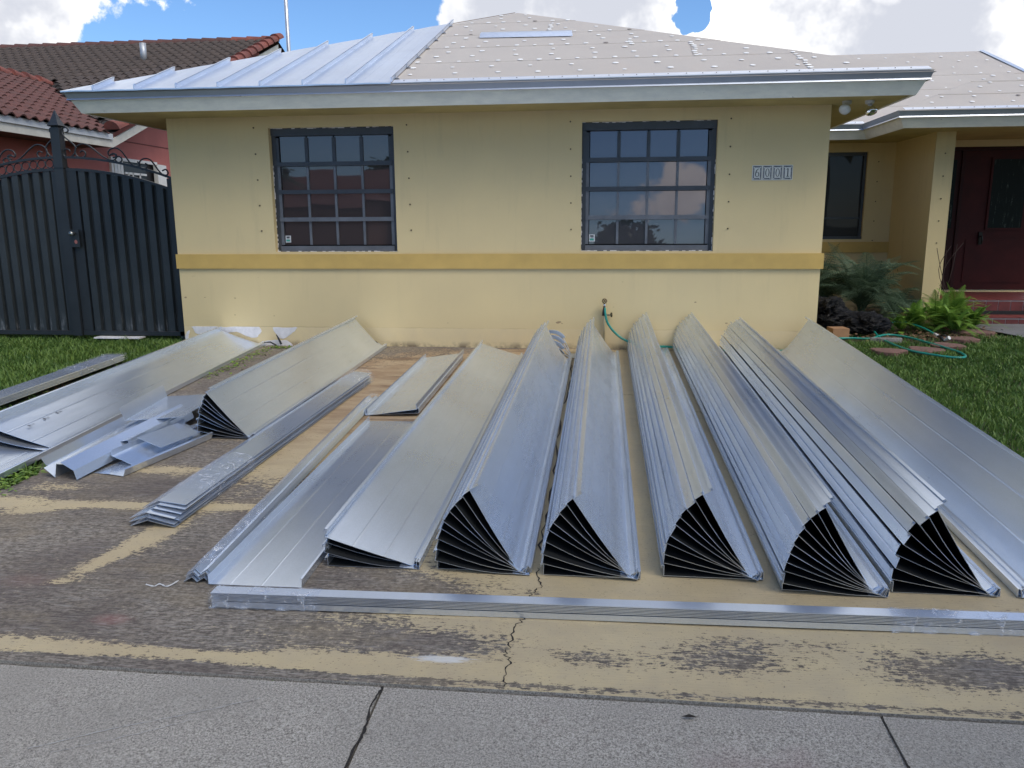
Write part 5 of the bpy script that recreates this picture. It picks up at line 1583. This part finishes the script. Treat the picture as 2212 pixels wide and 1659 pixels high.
def d_right(x, y, f, r):
    bed = (y > .75) & (x < 9.1+.3*np.sin(y*3)) | ((y > 1.3) & (x < 9.75))
    path = (x > 9.45+(2.2-y)*.18) & (y > -.5+0*(x)) & (x > 9.9-.1*(y))
    path = (y > .2-(x-10.1)*.55) & (x > 9.62-(y-1.25)*.22) & (x < 13.5)
    st = np.zeros(len(x), bool)
    for sx, sy, ra, rb in [(7.72, .03, .13, .10), (8.13, .14, .13, .12), (8.48, .48, .12, .10), (9.22, 1.6, .22, .13)]:
        st |= ((x-sx)/ra)**2+((y-sy)/rb)**2 < 1
    thin = (y > 1.8)
    return (x > 7.04) & ~(bed & (r.random(len(x)) > .12)) & ~path & ~st & ~thin
blades('lawn_grass', 'mown green lawn right of the driveway', [(7.02, 10.2, -4.6, 2.2), (10.2, 14, -3.5, 1)], 120000, M_GRASS, (.03, .065), .0042, 4, dens=d_right)

def leafy(name, label, pts, n, size, mt, seed, h=.05, cat='weeds', kind='stuff'):
    r = np.random.default_rng(seed); V = []; F = []; T = []
    for k in range(n):
        cx_, cy_, sx_, sy_ = pts[r.integers(len(pts))]
        x, y = r.normal(cx_, sx_), r.normal(cy_, sy_); z = g(y)-.03+r.uniform(.01, h)
        a = r.uniform(0, 6.28); s_ = size*r.uniform(.6, 1.3); el = r.uniform(-.3, .6)
        d = np.array([math.cos(a)*math.cos(el), math.sin(a)*math.cos(el), math.sin(el)]); q = np.array([-math.sin(a), math.cos(a), 0])
        c0 = np.array([x, y, z]); i = len(V)
        V += [c0-d*s_*.5, c0+q*s_*.28, c0+d*s_*.6, c0-q*s_*.28]; F.append((i, i+1, i+2, i+3)); T += [r.uniform(0, 1)]*4
    o = np_mesh(name, np.array(V), np.array(F), mt, None, False, {'tint': T}); tag(o, label, cat, None, kind); return o
leafy('weeds', 'bright leafy weeds along the left driveway edge', [(.45, -3.4, .10, .18), (.40, -2.9, .09, .2), (.30, -2.4, .1, .2), (.55, -3.8, .1, .15), (.32, -1.7, .1, .25)], 2600, .035, M_WEED, 5)
leafy('weeds', 'clover weeds under the near end of low stack', [(1.22, -4.55, .06, .08), (1.28, -4.35, .05, .1), (1.32, -4.15, .04, .1), (1.1, -4.7, .12, .08)], 900, .035, M_WEED, 6)
leafy('weeds', 'tufts of weeds between the low stack and leftmost fan', [(1.08, -.5, .06, .25), (1.12, -1.2, .05, .3), (.3, -.05, .15, .02), (1.25, -.15, .1, .03)], 900, .035, M_WEED, 7)
leafy('dead_leaves', 'dead brown leaves and litter under the ferns', [(8.1, 1.1, .25, .15), (8.8, 1.3, .3, .15), (8.5, 1.5, .3, .2), (9.2, 1.9, .2, .15)], 900, .05, simple('dead_leaf', (.17, .10, .055), .8, 0, .4, 20), 8, .05, 'leaf litter')
leafy('dead_leaves', 'reddish dead leaves beside the lawn bundle', [(.05, -1.9, .06, .3), (-.2, -2.2, .05, .25), (.55, -3.0, .1, .5), (.62, -4.0, .08, .4)], 700, .028, simple('dead_leaf_red', (.15, .07, .045), .8, 0, .4, 20), 9, .02, 'leaf litter')
leafy('dropped_leaf', 'tiny moss tufts in the driveway front joint', [(3.32, -6.17, .02, .006), (3.60, -6.175, .03, .006)], 160, .014, M_WEED, 10, .02, 'moss')
for (x, y, lb) in [(5.03, -6.28, 'single dead leaf on the sidewalk below the front bundle'), (5.42, -3.55, 'dead leaf on driveway between two right fans')]:
    mb = MB(); z = g(y)+.004
    mb.add([(x-.025, y, z), (x, y-.008, z+.004), (x+.028, y+.002, z), (x, y+.009, z+.005)], [(0, 1, 2), (0, 2, 3)])
    tag(mb.build('dead_leaf', M_CRACK), lb, 'leaf')

def frond(parent, base, az, length, rise, droop, nl, ll, lw, mt, r, name='frond', vee=.35, curl=.5):
    V = []; F = []; T = []
    n = 14; pts = []
    for i in range(n+1):
        t = i/n
        rr = length*(t*math.cos(rise)*(1)+0); zz = length*(math.sin(rise)*t - droop*t*t)
        rr = length*t*(math.cos(rise)+.25*droop*t)
        pts.append(Vector((base[0]+math.sin(az)*rr, base[1]+math.cos(az)*rr, max(base[2]+zz, .02))))
    tint0 = r.uniform(0, .8)
    for i in range(n):                                   # stem
        a, b = pts[i], pts[i+1]; w0 = .006*(1-i/n)+.0015; s = Vector((math.cos(az), -math.sin(az), 0))
        k = len(V); V += [a-s*w0, a+s*w0, b+s*w0, b-s*w0]; F.append((k, k+1, k+2, k+3)); T += [tint0*.5]*4
    for j in range(nl):
        t = .12+.88*j/nl; q = t*n; i = min(int(q), n-1); p = pts[i].lerp(pts[i+1], q-i)
        tg = (pts[min(i+1, n)]-pts[i]).normalized(); s = Vector((math.cos(az), -math.sin(az), 0))
        L_ = ll*math.sin(PI*min(1, .18+.80*t)**.8)*r.uniform(.85, 1.1)
        for sg in (-1, 1):
            d = (s*sg*.9+tg*(.35+.5*t)+Vector((0, 0, vee))).normalized()
            m_ = p+d*L_*.5; e_ = p+d*L_+Vector((0, 0, -curl*L_*.45))
            wd = lw*(1-.3*t); k = len(V)
            V += [p-tg*wd*.5, p+tg*wd*.5, m_+tg*wd*.55, m_-tg*wd*.55, e_]
            F += [(k, k+1, k+2, k+3), (k+3, k+2, k+4, k+4)]; T += [min(1, max(0, tint0+r.uniform(-.2, .2)))]*5
    me = bpy.data.meshes.new(name)
    me.from_pydata([tuple(v) for v in V], [], [f if f[2] != f[3] else f[:3] for f in F]); me.update()
    at = me.attributes.new('tint', 'FLOAT', 'POINT'); at.data.foreach_set('value', T)
    return link(name, me, mt, parent)
def plant(name, loc, label, cat, nf, length, rise, droop, nl, ll, lw, mt, seed, azr=(0, 2*PI), **kw):
    r = random.Random(seed); e_ = empty(name, loc); tag(e_, label, cat)
    for k in range(nf):
        az = r.uniform(*azr); frond(e_, (r.uniform(-.05, .05), r.uniform(-.05, .05), r.uniform(.0, .12)), az, length*r.uniform(.65, 1.1), r.uniform(*rise), r.uniform(*droop), nl, ll, lw, mt, r, **kw)
    return e_
p1 = plant('palm_plant', (8.22, 2.62, .12), 'dark grey green feathery palm against the wing wall', 'palm', 64, 1.35, (.7, 1.52), (.25, .85), 34, .27, .010, M_PALM, 1, curl=.8)
p2 = plant('palm_plant', (7.75, 3.0, .05), 'smaller palm tuft right beside the house corner', 'palm', 44, 1.3, (.7, 1.52), (.25, .7), 26, .24, .012, M_PALM, 2, curl=.8)
p3 = plant('palm_plant', (8.75, 2.9, .05), 'low dark palm clump behind the ferns', 'palm', 30, .7, (.4, 1.3), (.3, .7), 24, .18, .011, M_PALM, 3, curl=.7)
ferns = [((8.95, 1.95, 0), .62, 22, 'bright green fern in the middle of the bed'), ((9.25, 2.25, 0), .70, 22, 'largest bright fern spreading in front of the door'), ((8.60, 1.75, 0), .48, 18, 'small fern behind the raised hose loop'), ((8.98, 1.55, 0), .42, 16, 'low fern closest to the spray nozzle'), ((9.35, 1.95, 0), .42, 14, 'drooping fern beside the tiled step'), ((8.35, 1.55, 0), .30, 10, 'sparse fern beside the rubbish bags')]
for i, (l_, L_, nf, lb) in enumerate(ferns):
    plant('fern', l_, lb, 'fern', int(nf*1.9), L_, (.35, 1.4), (.2, .7), 34, L_*.17, .0085, M_FERN, 20+i, vee=.08, curl=.25)
mb = MB(); 
for k in range(5):
    P = smooth_pts([(9.25+random.uniform(-.1, .1), 2.6, .3), (9.25+random.uniform(-.15, .15), 2.62, .7), (9.3+random.uniform(-.2, .2), 2.65, .95+random.uniform(0, .12))], 4); mb.tube(P, .004, 4)
tag(mb.build('bare_twigs', simple('twig', (.05, .03, .025), .9)), 'thin bare twigs rising behind the ferns at the pier', 'twigs')

# ------------------------------------------------------------------ across the street (seen mirrored in the windows)
oh = empty('house', (-9, -36, -.27)); tag(oh, 'low brown roofed house across the street mirrored in the left window', 'house')
def obld(mb, name, mt): 
    o = mb.build(name, mt, oh); return o
M_OR = simple('brown_shingle', (.23, .105, .08), .85, 0, .15, 2)
M_OW = simple('far_wall_tan', (.30, .17, .13), .8)
def hip(mb, x0, x1, y0, y1, z0, z1, mi=0):
    w2_ = (y1-y0)/2; V = [(x0, y0, z0), (x1, y0, z0), (x1, y1, z0), (x0, y1, z0), (x0+w2_, y0+w2_, z1), (x1-w2_, y0+w2_, z1)]
    mb.add(V, [(0, 1, 5, 4), (1, 2, 5), (2, 3, 4, 5), (3, 0, 4)], mi)
mb = MB(); hip(mb, -9, 9, -5, 5, 2.6, 4.8); obld(mb, 'roof', M_OR)
mb = MB(); hip(mb, -4.5, 3.5, 2.5, 9, 2.6, 3.9); obld(mb, 'roof', M_OR)
obld(MB().box(-8.4, 8.4, -4.4, 4.4, 0, 2.6), 'wall', M_OW); obld(MB().box(-4, 3, 4.41, 8.4, 0, 2.59), 'wall', M_OW)
def tree(x, y, h_, rad, label, seed, nl=2600, ls=.16):
    t = empty('tree', (x, y, g(y))); tag(t, label, 'tree')
    r = np.random.default_rng(seed)
    MB().tube([(0, 0, 0), (.1, 0, h_*.35), (.0, .1, h_*.6)], [.25, .17, .08], 8).build('trunk', simple('bark', (.09, .07, .05), .9), t)
    cl = r.normal(0, 1, (14, 3)); cl /= np.linalg.norm(cl, axis=1)[:, None]; cl *= r.uniform(.3, .85, 14)[:, None]
    c = cl[r.integers(14, size=nl)]+r.normal(0, .20, (nl, 3))
    P = c*np.array([rad, rad, rad*.75])+np.array([0, 0, h_-rad*.55])
    a = r.normal(0, 1, (nl, 3)); a /= np.linalg.norm(a, axis=1)[:, None]; b = np.cross(a, r.normal(0, 1, (nl, 3))); b /= np.linalg.norm(b, axis=1)[:, None]
    s_ = ls*rad*r.uniform(.5, 1, nl)[:, None]
    V = np.stack([P-a*s_, P+b*s_*.6, P+a*s_, P-b*s_*.6], 1).reshape(-1, 3); i = np.arange(nl)*4
    np_mesh('crown', V, np.stack([i, i+1, i+2, i+3], -1), M_TREE, t, False, {'tint': np.repeat(r.random(nl), 4)})
tree(-8.5, -44, 5.6, 2.4, 'round bushy tree beyond the house mirrored in left window', 1)
tree(-18, -44, 5.0, 2.4, 'broad tree mirrored at the left edge of left window', 2)
tree(6.5, -52, 4.6, 2.4, 'distant tree mirrored low in the right window', 3)
tree(14, -50, 4.4, 2.6, 'distant bushy tree mirrored at right window corner', 4)
tree(-1.5, -50, 4.2, 2.2, 'distant low tree mirrored between the windows', 5)

pt = empty('palm_tree', (-7.6, -20, 0)); tag(pt, 'palm tree mirrored at the left edge of the left window', 'palm')
MB().tube([(0, 0, -.3), (.05, 0, 1.6), (0, .05, 3.2)], [.14, .11, .09], 8).build('trunk', simple('palm_bark', (.11, .09, .07), .9), pt)
r_ = random.Random(77)
for k in range(20): frond(pt, (0, 0, 3.2), r_.uniform(0, 2*PI), 1.9, r_.uniform(.1, 1.2), r_.uniform(.5, 1.0), 30, .5, .03, M_PALM, r_, curl=.9)

tree(12.6, -13.5, 9.5, 4.2, 'large leafy tree added behind the camera, mirrored in the small wing window', 6, 9000, .085)  # added to shade the porch recess; also mirrored in the wing window
tree(19.0, -6.5, 8.0, 3.8, 'unseen leafy tree added at the far right to shade the entry', 7, 8000, .09)  # out of view, added to keep sky light off the porch
